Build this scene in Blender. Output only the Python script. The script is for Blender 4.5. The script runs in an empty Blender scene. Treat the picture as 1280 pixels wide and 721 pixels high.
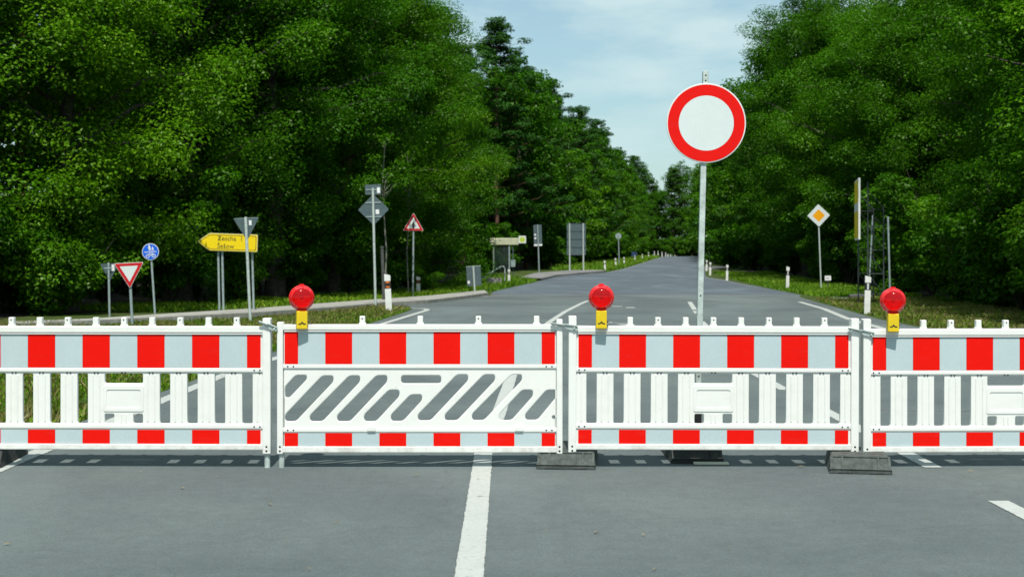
import bpy, bmesh, math, random
import numpy as np
from mathutils import Vector, Matrix
random.seed(4)
S = bpy.context.scene
COL = S.collection
R = math.radians

# ------------------------------------------------------------------ camera, sky, sun, exposure
FPX = 1700.0; CAMZ = 1.5; HOR = 319.0            # focal length in photo pixels, eye height, horizon row
cam_d = bpy.data.cameras.new('camera'); cam = bpy.data.objects.new('camera', cam_d); COL.objects.link(cam)
cam.location = (0, 0, CAMZ); cam.rotation_euler = (R(90), 0, 0)
cam_d.sensor_width = 36; cam_d.lens = FPX / 1280 * 36
cam_d.shift_y = -(360.5 - HOR) / 1280
cam_d.clip_start = 0.1; cam_d.clip_end = 5000
cam_d.dof.use_dof = True; cam_d.dof.focus_distance = 9.7; cam_d.dof.aperture_fstop = 5.0
S.camera = cam
S.render.resolution_x = 1024; S.render.resolution_y = 576
S.view_settings.view_transform = 'Standard'; S.view_settings.look = 'None'
S.view_settings.exposure = 0.46; S.view_settings.gamma = 1.0

SUN_EL = 61.0
w = bpy.data.worlds.new('World'); S.world = w; w.use_nodes = True
nt = w.node_tree; nt.nodes.clear()
out = nt.nodes.new('ShaderNodeOutputWorld'); bg = nt.nodes.new('ShaderNodeBackground')
sky = nt.nodes.new('ShaderNodeTexSky'); sky.sky_type = 'NISHITA'; sky.sun_disc = False
sky.sun_elevation = R(SUN_EL); sky.sun_rotation = R(180 + 2); sky.air_density = 1.0; sky.dust_density = 1.2; sky.ozone_density = 1.2
tc = nt.nodes.new('ShaderNodeTexCoord'); mp = nt.nodes.new('ShaderNodeMapping')
mp.inputs['Scale'].default_value = (5.0, 5.0, 17.0); mp.inputs['Location'].default_value = (0.35, 0.1, 0.2)
nz = nt.nodes.new('ShaderNodeTexNoise'); nz.inputs['Scale'].default_value = 1.6; nz.inputs['Detail'].default_value = 7; nz.inputs['Roughness'].default_value = 0.55
rp = nt.nodes.new('ShaderNodeValToRGB'); rp.color_ramp.elements[0].position = 0.40; rp.color_ramp.elements[1].position = 0.62
rp.color_ramp.elements[0].color = (0.28, 0.28, 0.28, 1); rp.color_ramp.elements[1].color = (0.95, 0.95, 0.95, 1)
mx = nt.nodes.new('ShaderNodeMix'); mx.data_type = 'RGBA'
mx.inputs[7].default_value = (4.1, 5.35, 5.55, 1)      # cloud brightness in the same units as the sky
nt.links.new(tc.outputs['Generated'], mp.inputs[0]); nt.links.new(mp.outputs[0], nz.inputs['Vector'])
nt.links.new(nz.outputs[0], rp.inputs[0]); nt.links.new(rp.outputs[0], mx.inputs[0])
tn = nt.nodes.new('ShaderNodeMix'); tn.data_type = 'RGBA'; tn.blend_type = 'MULTIPLY'; tn.inputs[0].default_value = 1; tn.inputs[7].default_value = (.76, .90, .84, 1)   # teal tint multiplied into the sky colour
nt.links.new(sky.outputs[0], tn.inputs[6]); nt.links.new(tn.outputs[2], mx.inputs[6]); nt.links.new(mx.outputs[2], bg.inputs[0])
bg.inputs[1].default_value = 0.108
nt.links.new(bg.outputs[0], out.inputs[0])
sd = bpy.data.lights.new('sun', 'SUN'); sd.energy = 4.0; sd.angle = R(0.55); sd.color = (1.0, 0.96, 0.89)
sun = bpy.data.objects.new('sun', sd); COL.objects.link(sun)
sun.rotation_euler = (R(90 - SUN_EL), 0, R(2)); sun.location = (0, -20, 40)

# ------------------------------------------------------------------ terrain profile and pixel -> place on the ground
ZP = [(-60, 0), (60, 0), (70, .03), (80, .11), (95, .33), (120, .49), (150, .68), (190, .94), (235, 1.22), (250, 1.27), (270, 1.2), (300, .95), (400, 0.2), (600, 0), (2500, 0)]
def gz(y): return float(np.interp(y, [p[0] for p in ZP], [p[1] for p in ZP]))
def g(px, py, lift=0.0):
    ys = np.arange(5, 260, 0.05)
    zz = np.interp(ys, [p[0] for p in ZP], [p[1] for p in ZP]) + lift
    row = HOR + (CAMZ - zz) * FPX / ys
    i = int(np.argmax(row <= py)) if (row <= py).any() else len(ys) - 1
    Y = float(ys[i]); return Vector(((px - 640) / FPX * Y, Y, gz(Y)))

# ------------------------------------------------------------------ materials
def srgb(r, gg, b):
    f = lambda c: (c / 255 / 12.92) if c / 255 <= 0.04045 else ((c / 255 + 0.055) / 1.055) ** 2.4
    return (f(r), f(gg), f(b), 1)
class NT:
    def __init__(s, name):
        s.m = bpy.data.materials.new(name); s.m.use_nodes = True; s.t = s.m.node_tree
        s.b = s.t.nodes['Principled BSDF']; s.o = s.t.nodes['Material Output']
    def n(s, typ, **k):
        x = s.t.nodes.new('ShaderNode' + typ)
        for a, v in k.items():
            if a in x.inputs: x.inputs[a].default_value = v
            else: setattr(x, a, v)
        return x
    def l(s, a, b): s.t.links.new(a, b)
    def coord(s, kind='Object'): return s.n('TexCoord').outputs[kind]
    def noise(s, scale, detail=4, rough=.55, vec=None):
        x = s.n('TexNoise'); x.inputs['Scale'].default_value = scale; x.inputs['Detail'].default_value = detail; x.inputs['Roughness'].default_value = rough
        s.l(vec if vec is not None else s.coord(), x.inputs['Vector']); return x.outputs[0]
    def ramp(s, fac, stops):
        x = s.n('ValToRGB'); cr = x.color_ramp
        while len(cr.elements) < len(stops): cr.elements.new(.5)
        for e, (p, c) in zip(cr.elements, stops): e.position = p; e.color = c if len(c) == 4 else (*c, 1)
        s.l(fac, x.inputs[0]); return x.outputs[0]
    def mix(s, fac, a, b, mode='MIX'):
        x = s.n('Mix', data_type='RGBA', blend_type=mode)
        for i, v in ((0, fac), (6, a), (7, b)):
            if hasattr(v, 'links') or hasattr(v, 'is_linked'): s.l(v, x.inputs[i])
            else: x.inputs[i].default_value = v
        return x.outputs[2]
    def bump(s, h, strength=.3, dist=.01):
        x = s.n('Bump'); x.inputs['Strength'].default_value = strength; x.inputs['Distance'].default_value = dist
        s.l(h, x.inputs['Height']); s.l(x.outputs[0], s.b.inputs['Normal'])
def simple(name, col, rough=.5, metal=0, var=.12, scale=6, coat=0, spec=.5, bump=0):
    k = NT(name); c = col if len(col) == 4 else (*col, 1)
    dark = tuple(v * (1 - var) for v in c[:3]) + (1,); lite = tuple(min(1, v * (1 + var * .6)) for v in c[:3]) + (1,)
    nzz = k.noise(scale, 6, .6)
    k.l(k.ramp(nzz, [(.3, dark), (.7, lite)]), k.b.inputs['Base Color'])
    k.b.inputs['Roughness'].default_value = rough; k.b.inputs['Metallic'].default_value = metal
    k.b.inputs['Coat Weight'].default_value = coat; k.b.inputs['Specular IOR Level'].default_value = spec
    if bump: k.bump(k.noise(scale * 12, 4), bump, .004)
    return k.m

def asphalt(name, base, tint, patches):
    k = NT(name); v = k.coord()
    fine = k.noise(170, 3, .7, v); mid = k.noise(9, 5, .6, v); big = k.noise(.35, 4, .6, v)
    c0 = tuple(base * t * .62 for t in tint) + (1,); c1 = tuple(base * t * 1.4 for t in tint) + (1,)
    c = k.ramp(fine, [(.32, c0), (.68, c1)])
    c = k.mix(.55, c, k.ramp(mid, [(.3, tuple(base * t * .82 for t in tint) + (1,)), (.7, tuple(base * t * 1.15 for t in tint) + (1,))]))
    m2 = k.ramp(big, [(.35, (.80, .80, .83, 1)), (.65, (1.12, 1.12, 1.08, 1))])
    c = k.mix(1.0, c, m2, 'MULTIPLY')
    # tyre tracks and swirls of worn, paler bitumen; far-road sheen painted in as colour
    mpx = k.n('Mapping'); mpx.inputs['Scale'].default_value = patches; k.l(v, mpx.inputs[0])
    sw = k.n('TexNoise'); sw.inputs['Scale'].default_value = .5; sw.inputs['Detail'].default_value = 5; sw.inputs['Distortion'].default_value = 1.2
    k.l(mpx.outputs[0], sw.inputs['Vector'])
    c = k.mix(k.ramp(sw.outputs[0], [(.50, (0, 0, 0, 1)), (.68, (.50, .50, .50, 1))]), c, tuple(base * t * 1.75 for t in tint) + (1,))
    g2 = k.noise(75, 2, .8, v); c = k.mix(1.0, c, k.ramp(g2, [(.3, (.80, .80, .80, 1)), (.7, (1.2, 1.2, 1.2, 1))]), 'MULTIPLY')
    stone = k.n('TexVoronoi'); stone.inputs['Scale'].default_value = 48; k.l(v, stone.inputs['Vector'])
    c = k.mix(k.ramp(stone.outputs['Distance'], [(.05, (.6, .6, .6, 1)), (.2, (0, 0, 0, 1))]), c, k.ramp(stone.outputs['Color'], [(.3, (base * .4, base * .4, base * .4, 1)), (.8, (base * 2.2, base * 2.1, base * 1.95, 1))]))
    # hairline cracks
    cr = k.n('TexVoronoi', feature='DISTANCE_TO_EDGE'); cr.inputs['Scale'].default_value = .22
    wp = k.n('VectorMath', operation='ADD'); wn = k.n('TexNoise'); wn.inputs['Scale'].default_value = 1.3; wn.inputs['Detail'].default_value = 6; k.l(v, wn.inputs['Vector'])
    k.l(v, wp.inputs[0]); k.l(wn.outputs['Color'], wp.inputs[1]); k.l(wp.outputs[0], cr.inputs['Vector'])
    c = k.mix(k.ramp(cr.outputs['Distance'], [(.0, (.22, .22, .22, 1)), (.004, (0, 0, 0, 1))]), c, (base * .4, base * .4, base * .42, 1))
    k.l(c, k.b.inputs['Base Color']); k.b.inputs['Roughness'].default_value = .82; k.b.inputs['Specular IOR Level'].default_value = .35
    k.bump(fine, .35, .006); return k.m
M = {}
M['asphalt'] = asphalt('junction asphalt', .114, (.83, 1.02, 1.02), (.5, .12, 1))
M['asphalt_far'] = asphalt('newer asphalt', .105, (.80, 1.0, 1.18), (.8, .25, 1))
M['asphalt_path'] = asphalt('path asphalt', .17, (1.0, 1.0, .98), (.5, .5, 1))

k = NT('verge ground'); v = k.coord()
c = k.ramp(k.noise(.55, 6, .65, v), [(.34, (.030, .048, .012, 1)), (.5, (.045, .095, .016, 1)), (.62, (.085, .095, .03, 1)), (.75, (.13, .105, .06, 1))])
c = k.mix(.5, c, k.ramp(k.noise(22, 4, .7, v), [(.3, (.016, .03, .008, 1)), (.7, (.10, .12, .035, 1))]))
k.l(c, k.b.inputs['Base Color']); k.b.inputs['Roughness'].default_value = 1; k.b.inputs['Specular IOR Level'].default_value = .1
k.bump(k.noise(30, 5, .7, v), .8, .05); M['ground'] = k.m
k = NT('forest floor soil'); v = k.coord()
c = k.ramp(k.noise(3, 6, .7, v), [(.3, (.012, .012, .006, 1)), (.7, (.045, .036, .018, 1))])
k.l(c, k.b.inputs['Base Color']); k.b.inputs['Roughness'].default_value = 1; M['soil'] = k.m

k = NT('road paint'); v = k.coord()
wn = k.noise(38, 6, .75, v); bn = k.noise(4, 4, .6, v)
c = k.mix(k.ramp(wn, [(.54, (0, 0, 0, 1)), (.68, (.75, .75, .75, 1))]), (.40, .42, .395, 1), (.16, .17, .165, 1))
c = k.mix(k.ramp(bn, [(.4, (0, 0, 0, 1)), (.8, (.35, .35, .35, 1))]), c, (.30, .315, .30, 1))
k.l(c, k.b.inputs['Base Color']); k.b.inputs['Roughness'].default_value = .7; k.bump(wn, .3, .004); M['paint'] = k.m
k = NT('worn road paint'); c = k.mix(k.ramp(k.noise(16, 6, .8), [(.35, (0, 0, 0, 1)), (.55, (1, 1, 1, 1))]), (.26, .27, .25, 1), (.125, .13, .128, 1))
k.l(c, k.b.inputs['Base Color']); k.b.inputs['Roughness'].default_value = .8; M['paint_worn'] = k.m

k = NT('white barrier plastic'); v = k.coord()
dirt = k.noise(5, 7, .7, v); spk = k.noise(34, 6, .75, v)
c = k.mix(k.ramp(dirt, [(.5, (0, 0, 0, 1)), (.85, (.4, .4, .4, 1))]), (.74, .745, .71, 1), (.55, .54, .48, 1))
c = k.mix(k.ramp(spk, [(.63, (0, 0, 0, 1)), (.72, (.45, .45, .45, 1))]), c, (.33, .31, .27, 1))
sz_ = k.n('SeparateXYZ'); k.l(v, sz_.inputs[0]); lowr = k.ramp(sz_.outputs['Z'], [(.12, (.7, .7, .7, 1)), (.24, (0, 0, 0, 1))]); smg = k.n('Math', operation='MULTIPLY'); k.l(lowr, smg.inputs[0]); k.l(k.ramp(k.noise(11, 7, .75, v), [(.45, (0, 0, 0, 1)), (.7, (1, 1, 1, 1))]), smg.inputs[1]); c = k.mix(smg.outputs[0], c, (.42, .39, .33, 1))
k.l(c, k.b.inputs['Base Color']); k.b.inputs['Roughness'].default_value = .42; k.bump(dirt, .12, .01)
k.b.inputs['Subsurface Weight'].default_value = 0.0; M['plastic'] = k.m
def sheeting(name, col):
    k = NT(name); v = k.coord()
    brick = k.n('TexVoronoi'); brick.inputs['Scale'].default_value = 160; k.l(v, brick.inputs['Vector'])
    mpp = k.n('Mapping'); mpp.inputs['Scale'].default_value = (1, 1, 9); mpp.inputs['Rotation'].default_value = (0, .5, 0); k.l(v, mpp.inputs[0])
    scr = k.n('TexNoise'); scr.inputs['Scale'].default_value = 4; scr.inputs['Detail'].default_value = 8; scr.inputs['Roughness'].default_value = .75; k.l(mpp.outputs[0], scr.inputs['Vector'])
    c = k.mix(k.ramp(scr.outputs[0], [(.56, (0, 0, 0, 1)), (.74, (.45, .45, .45, 1))]), col, tuple(min(.8, x * .85 + .035) for x in col[:3]) + (1,))
    c = k.mix(k.ramp(k.noise(30, 5, .8), [(.70, (0, 0, 0, 1)), (.76, (.7, .7, .7, 1))]), c, tuple(x * .55 + .02 for x in col[:3]) + (1,))
    c = k.mix(1.0, c, k.ramp(brick.outputs['Color'], [(.2, (.97, .97, .97, 1)), (.8, (1.03, 1.03, 1.03, 1))]), 'MULTIPLY')
    c = k.mix(1.0, c, k.ramp(k.noise(2.2, 5, .7), [(.3, (.94, .945, .95, 1)), (.7, (1.03, 1.03, 1.03, 1))]), 'MULTIPLY')
    k.l(c, k.b.inputs['Base Color']); k.b.inputs['Roughness'].default_value = .5; k.b.inputs['Coat Weight'].default_value = .05; k.b.inputs['Coat Roughness'].default_value = .25; k.b.inputs['Specular IOR Level'].default_value = .12
    k.bump(brick.outputs['Distance'], .05, .002); return k.m
M['red'] = sheeting('red reflective sheeting', (.74, .005, .001, 1))
M['silver'] = sheeting('silver reflective sheeting', (.44, .53, .545, 1))
M['sign_white'] = sheeting('white sign face', (.60, .66, .65, 1))
M['sign_rim'] = simple('white sign border', (.66, .68, .66), .4)
M['sign_red'] = sheeting('red sign face', (.70, .006, .003, 1))
M['dull_red'] = sheeting('dull red sign face', (.50, .015, .02, 1))
M['sign_blue'] = sheeting('blue sign face', (.012, .11, .62, 1))
M['sign_yellow'] = sheeting('yellow sign face', (.75, .55, .01, 1))
M['amber'] = sheeting('amber sign face', (.78, .34, .008, 1))
M['sign_black'] = simple('black sign print', (.015, .018, .02), .5)
M['galv'] = simple('galvanised steel', (.46, .53, .50), .5, .1, .3, 22)
M['galv_post'] = simple('weathered grey post', (.27, .34, .34), .55, .1, .25, 14)
M['alu_back'] = simple('grey aluminium sign back', (.085, .125, .135), .5, .2, .2, 6)
M['lattice'] = simple('dark grey lattice steel', (.045, .06, .063), .6, .1, .2, 6)
M['alu_edge'] = simple('aluminium edge rail', (.38, .45, .45), .4, .3)
M['rubber'] = simple('recycled black rubber', (.030, .034, .031), .78, 0, .5, 14, bump=.8)
M['rubber_worn'] = simple('dusty recycled rubber', (.068, .080, .073), .85, 0, .5, 18, bump=.9)
M['yellow'] = simple('yellow lamp housing', (.70, .50, .004), .45, 0, .1, 20, .05)
M['dark'] = simple('dark plastic', (.012, .012, .014), .5)
M['concrete'] = simple('pale concrete', (.30, .295, .265), .9, 0, .3, 3, bump=.5)
M['kerb'] = simple('kerb stone', (.26, .26, .235), .9, 0, .35, 4, bump=.5)
M['post_white'] = simple('white delineator plastic', (.70, .71, .68), .5, 0, .15, 6)
M['post_dark'] = simple('old dark wood post', (.07, .075, .07), .9, 0, .4, 12)
M['shelter_beam'] = simple('cream shelter fascia', (.46, .48, .33), .6, 0, .2, 5)
M['stickers'] = simple('white inspection sticker', (.75, .76, .76), .5)
M['orange'] = simple('orange reflector', (.75, .17, .01), .3, 0, .1, 30, .5)
M['refl'] = simple('silver reflector', (.62, .65, .66), .25, 0, .1, 30, .5)
M['green'] = simple('lime green print', (.42, .55, .05), .5)
k = NT('shelter glass'); k.b.inputs['Base Color'].default_value = (.32, .42, .38, 1); k.b.inputs['Roughness'].default_value = .06
k.b.inputs['Transmission Weight'].default_value = .55; k.b.inputs['Alpha'].default_value = .55; M['glass'] = k.m
k = NT('red lamp lens'); v = k.coord()
k.b.inputs['Base Color'].default_value = (.82, .003, .006, 1); k.b.inputs['Roughness'].default_value = .22
k.b.inputs['Transmission Weight'].default_value = .12; k.b.inputs['Specular IOR Level'].default_value = .35; k.b.inputs['Coat Weight'].default_value = .25; k.b.inputs['Coat Roughness'].default_value = .05
ln = k.n('VectorMath', operation='LENGTH'); mpp = k.n('Mapping'); mpp.inputs['Scale'].default_value = (1, 0, 1); k.l(v, mpp.inputs[0]); k.l(mpp.outputs[0], ln.inputs[0])
sn = k.n('Math', operation='SINE'); ml = k.n('Math', operation='MULTIPLY'); ml.inputs[1].default_value = 1500; k.l(ln.outputs['Value'], ml.inputs[0]); k.l(ml.outputs[0], sn.inputs[0])
k.bump(sn.outputs[0], .8, .0012); M['lens'] = k.m
k = NT('clear red dome'); tr = k.n('BsdfTransparent'); tr.inputs[0].default_value = (1, .10, .09, 1); ms = k.n('MixShader'); ms.inputs[0].default_value = .30
k.b.inputs['Base Color'].default_value = (.75, .004, .008, 1); k.b.inputs['Roughness'].default_value = .10; k.b.inputs['Coat Weight'].default_value = .9; k.b.inputs['Coat Roughness'].default_value = .04
k.l(tr.outputs[0], ms.inputs[1]); k.l(k.b.outputs[0], ms.inputs[2]); k.l(ms.outputs[0], k.o.inputs[0]); M['dome'] = k.m
M['lens_core'] = simple('darker red reflector bowl', (.38, .003, .012), .2, 0, .2, 40, .6)

def leafmat(name, c_dark, c_mid, c_light, trans=.35, gloss=.45):
    k = NT(name)
    at = k.n('Attribute'); at.attribute_name = 'rnd'; oi = k.n('ObjectInfo')
    c = k.ramp(at.outputs['Fac'], [(0, c_dark), (.55, c_mid), (1, c_light)])
    tint = k.ramp(oi.outputs['Random'], [(0, (.80, .88, .82, 1)), (.5, (1, 1, 1, 1)), (1, (1.18, 1.06, .85, 1))])
    c = k.mix(1.0, c, tint, 'MULTIPLY')
    d = k.n('BsdfDiffuse'); t = k.n('BsdfTranslucent'); gl = k.n('BsdfGlossy'); gl.inputs['Roughness'].default_value = gloss
    gl.inputs['Color'].default_value = (.6, .62, .55, 1)
    k.l(c, d.inputs[0]); k.l(k.mix(1.0, c, (1.0, 1.25, .45, 1), 'MULTIPLY'), t.inputs[0])
    m1 = k.n('MixShader'); m1.inputs[0].default_value = trans; k.l(d.outputs[0], m1.inputs[1]); k.l(t.outputs[0], m1.inputs[2])
    m2 = k.n('MixShader'); m2.inputs[0].default_value = .018; k.l(m1.outputs[0], m2.inputs[1]); k.l(gl.outputs[0], m2.inputs[2])
    k.l(m2.outputs[0], k.o.inputs[0]); return k.m
M['leaf'] = leafmat('oak leaves', (.022, .078, .002, 1), (.042, .136, .003, 1), (.078, .205, .006, 1), .38)
M['leaf_light'] = leafmat('light broad leaves', (.036, .110, .002, 1), (.070, .195, .004, 1), (.135, .285, .012, 1), .38)
M['needle'] = leafmat('pine needles', (.018, .062, .010, 1), (.034, .112, .016, 1), (.070, .170, .030, 1), .2)
M['grass'] = leafmat('grass blades', (.045, .12, .008, 1), (.11, .25, .012, 1), (.22, .34, .035, 1), .3)
M['drygrass'] = leafmat('dry grass blades', (.09, .10, .02, 1), (.17, .16, .045, 1), (.27, .23, .10, 1), .3)
M['bark'] = simple('grey brown bark', (.055, .048, .036), .95, 0, .6, 7, bump=1)
M['bark_pine'] = simple('reddish pine bark', (.115, .062, .036), .95, 0, .6, 7, bump=1)
M['bark_pale'] = simple('pale young bark', (.17, .17, .14), .9, 0, .4, 9, bump=.6)

# ------------------------------------------------------------------ mesh builder
class MB:
    def __init__(s): s.v = []; s.f = []; s.mi = []; s.sm = []
    def add(s, vs, fs, mi=0, smooth=False, mis=None):
        o = len(s.v); s.v += [tuple(p) for p in vs]
        for i, f in enumerate(fs): s.f.append([o + q for q in f]); s.mi.append(mis[i] if mis else mi); s.sm.append(smooth)
    def bm(s, b, mi=0, mat=None, smooth=False):
        if mat is not None: b.transform(mat)
        b.verts.index_update()
        s.add([v.co[:] for v in b.verts], [[v.index for v in f.verts] for f in b.faces], mi, smooth); b.free()
    def box(s, x0, x1, y0, y1, z0, z1, mi=0, bev=0, seg=2, mat=None):
        b = bmesh.new(); bmesh.ops.create_cube(b, size=1)
        b.transform(Matrix.Translation(((x0 + x1) / 2, (y0 + y1) / 2, (z0 + z1) / 2)) @ Matrix.Diagonal((x1 - x0, y1 - y0, z1 - z0, 1)))
        if bev: bmesh.ops.bevel(b, geom=b.edges[:], offset=bev, segments=seg, affect='EDGES', profile=.6)
        s.bm(b, mi, mat)
    def tube(s, p0, p1, r0, r1=None, n=12, mi=0, cap=True, smooth=True):
        r1 = r0 if r1 is None else r1; p0 = Vector(p0); p1 = Vector(p1); d = (p1 - p0).normalized()
        a = Vector((0, 0, 1)).cross(d)
        if a.length < 1e-3: a = Vector((1, 0, 0))
        a.normalize(); b = d.cross(a); vs = []
        for p, r in ((p0, r0), (p1, r1)):
            for i in range(n):
                t = 2 * math.pi * i / n; vs.append(p + a * math.cos(t) * r + b * math.sin(t) * r)
        s.add(vs, [[i, (i + 1) % n, n + (i + 1) % n, n + i] for i in range(n)], mi, smooth)
        if cap: s.add(vs[:n], [list(range(n))[::-1]], mi); s.add(vs[n:], [list(range(n))], mi)
    def path(s, pts, rs, n=8, mi=0):
        vs = []; pts = [Vector(p) for p in pts]; ref = Vector((.31, .95, .1)).normalized()
        for i, p in enumerate(pts):
            d = (pts[min(i + 1, len(pts) - 1)] - pts[max(i - 1, 0)]).normalized()
            a = ref.cross(d).normalized(); b = d.cross(a)
            for j in range(n):
                t = 2 * math.pi * j / n; vs.append(p + (a * math.cos(t) + b * math.sin(t)) * rs[i])
        fs = [[i * n + j, i * n + (j + 1) % n, (i + 1) * n + (j + 1) % n, (i + 1) * n + j] for i in range(len(pts) - 1) for j in range(n)]
        s.add(vs, fs, mi, True); s.add(vs[-n:], [list(range(n))], mi)
    def lathe(s, prof, n=40, mi=0, mat=None, mis=None):      # profile (radius, depth) round the Y axis
        vs = []; fs = []; mm = []
        for r, y in prof:
            for i in range(n):
                t = 2 * math.pi * i / n; vs.append(Vector((math.cos(t) * r, y, math.sin(t) * r)))
        for k_ in range(len(prof) - 1):
            for i in range(n):
                fs.append([k_ * n + i, k_ * n + (i + 1) % n, (k_ + 1) * n + (i + 1) % n, (k_ + 1) * n + i]); mm.append(mis[k_] if mis else mi)
        if mat is not None: vs = [mat @ p for p in vs]
        s.add(vs, fs, mi, True, mm)
    def shape(s, outer, holes=(), depth=.01, bev=0, mi=0, y=0, mat=None):   # outline in x,z; centred on plane y, total thickness depth
        cu = bpy.data.curves.new('tmp', 'CURVE'); cu.dimensions = '2D'; cu.fill_mode = 'BOTH'
        cu.extrude = max(depth / 2 - bev, 0); cu.bevel_depth = bev; cu.bevel_resolution = 1; cu.offset = -bev
        for poly in [outer] + list(holes):
            sp = cu.splines.new('POLY'); sp.points.add(len(poly) - 1); sp.use_cyclic_u = True
            for q, (a, b) in zip(sp.points, poly): q.co = (a, b, 0, 1)
        s._curve(cu, mi, y, mat)
    def text(s, body, size, mi=0, y=0, x=0, z=0, depth=.002, align='LEFT', mat=None):
        cu = bpy.data.curves.new('tmp', 'FONT'); cu.body = body; cu.size = size; cu.extrude = depth / 2; cu.align_x = align; cu.resolution_u = 3
        s._curve(cu, mi, y, (mat or Matrix()) @ Matrix.Translation((x, 0, z)))
    def _curve(s, cu, mi, y, mat):
        ob = bpy.data.objects.new('tmp', cu); COL.objects.link(ob)
        dg = bpy.context.evaluated_depsgraph_get(); me = ob.evaluated_get(dg).to_mesh()
        m = (mat or Matrix()) @ Matrix.Translation((0, y, 0)) @ Matrix.Rotation(R(90), 4, 'X')
        b = bmesh.new(); b.from_mesh(me); bmesh.ops.remove_doubles(b, verts=b.verts[:], dist=1e-5)
        s.bm(b, mi, m); ob.evaluated_get(dg).to_mesh_clear()
        bpy.data.objects.remove(ob); bpy.data.curves.remove(cu)
    def build(s, name, mats, parent=None):
        me = bpy.data.meshes.new(name); me.from_pydata(s.v, [], s.f)
        for m in (mats if isinstance(mats, (list, tuple)) else [mats]): me.materials.append(m)
        me.polygons.foreach_set('material_index', s.mi); me.polygons.foreach_set('use_smooth', s.sm)
        me.update(); o = bpy.data.objects.new(name, me); COL.objects.link(o)
        if parent: o.parent = parent
        return o
def tag(o, label=None, cat=None, group=None, kind=None):
    if label: o['label'] = label
    if cat: o['category'] = cat
    if group: o['group'] = group
    if kind: o['kind'] = kind
    return o
def thing(name, loc, label, cat, group=None, rot=(0, 0, 0)):
    o = bpy.data.objects.new(name, None); COL.objects.link(o); o.location = loc; o.rotation_euler = rot
    o.empty_display_size = .2; return tag(o, label, cat, group)
def copy_thing(root, loc, rot, label, group=None, scale=None):
    r = root.copy(); COL.objects.link(r); r.location = loc; r.rotation_euler = rot; r['label'] = label
    if group: r['group'] = group
    if scale: r.scale = scale
    for ch in list(root.children):
        c = ch.copy(); COL.objects.link(c); c.parent = r
        for gc in list(ch.children):
            d = gc.copy(); COL.objects.link(d); d.parent = c
    return r
def rounded(poly, r, n=3):
    res = []; N = len(poly)
    for i in range(N):
        p = Vector(poly[i]); a = Vector(poly[i - 1]) - p; b = Vector(poly[(i + 1) % N]) - p
        rr = min(r, a.length * .45, b.length * .45); A = p + a.normalized() * rr; B = p + b.normalized() * rr
        for j in range(n + 1):
            t = j / n; res.append(tuple(A * (1 - t) ** 2 + p * 2 * t * (1 - t) + B * t * t))
    return res
def rect(x0, x1, z0, z1): return [(x0, z0), (x1, z0), (x1, z1), (x0, z1)]
def circle(r, n=48, cx=0, cz=0): return [(cx + r * math.cos(2 * math.pi * i / n), cz + r * math.sin(2 * math.pi * i / n)) for i in range(n)]

# ------------------------------------------------------------------ ground, roads, paths, markings
YB = [p[0] for p in ZP]
def lattice(y0, y1, step):
    a = list(np.arange(y0, y1, step)) + [y for y in YB if y0 < y < y1] + [y1]
    return sorted(set(round(float(q), 3) for q in a))
def strip(name, L, Rr, mat, lift, kind='structure', y0=None, y1=None, step=2.0, thick=0):
    """sheet between two edges given as (X, Y) lists, following the terrain"""
    y0 = L[0][1] if y0 is None else y0; y1 = L[-1][1] if y1 is None else y1
    ys = lattice(y0, y1, step); vs = []; fs = []
    for y in ys:
        xl = float(np.interp(y, [p[1] for p in L], [p[0] for p in L])); xr = float(np.interp(y, [p[1] for p in Rr], [p[0] for p in Rr]))
        vs += [(xl, y, gz(y) + lift), (xr, y, gz(y) + lift)]
    fs = [[2 * i, 2 * i + 1, 2 * i + 3, 2 * i + 2] for i in range(len(ys) - 1)]
    m = MB(); m.add(vs, fs)
    if thick:
        n = len(ys)
        m.add([(x, y, z - thick) for x, y, z in vs] + vs, [[2 * i, 2 * i + 2, 2 * n + 2 * i + 2, 2 * n + 2 * i] for i in range(n - 1)] + [[2 * i + 3, 2 * i + 1, 2 * n + 2 * i + 1, 2 * n + 2 * i + 3] for i in range(n - 1)] + [[0, 2 * n, 2 * n + 1, 1]])
    o = m.build(name, mat); tag(o, kind=kind); return o

vs = []; fs = []; xs = [-1500, -300, -60, -30, -14, -6, 0, 6, 14, 30, 60, 300, 1500]; ys = lattice(-60, 2500, 200) + []
ys = sorted(set(ys + [0, 20, 40])); m = MB()
for y in ys:
    for x in xs: vs.append((x, y, gz(y)))
nx = len(xs)
fs = [[j * nx + i, j * nx + i + 1, (j + 1) * nx + i + 1, (j + 1) * nx + i] for j in range(len(ys) - 1) for i in range(nx - 1)]
m.add(vs, fs); tag(m.build('ground', M['ground']), kind='structure')

def G2(px, py): p = g(px, py); return (p.x, p.y)
LJ = [(-3.95, -12), (-3.88, 12), (-3.75, 20), (-3.1, 30), (-2.78, 36), (-2.75, 38.4), (-3.9, 39.0), (-3.75, 41.2), (-2.65, 42.4), (-1.7, 47), (-.75, 51.3)]
RJ = [(9.0, -12), (8.6, 12), (8.35, 25), (8.6, 32), (9.75, 43.5), (10.35, 49), (10.9, 51.3)]
strip('junction_road', LJ, RJ, M['asphalt'], .004, step=1.0)
farL = [(-.75, 51.3), (-.85, 54), (-.6, 58), G2(646, 357.8), G2(673, 351.5), G2(695, 346), G2(735, 342.4), G2(757.5, 340.5), G2(777.5, 336.5), G2(800, 329.5), (25.9, 235), (32, 280)]
farR = [(10.9, 51.3), G2(947, 358), G2(907, 350), G2(882, 346), (15.9, 112), (20.7, 150), (32.4, 235), (38.5, 280)]
strip('far_road', farL, farR, M['asphalt_far'], .004, step=2.0)
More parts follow.
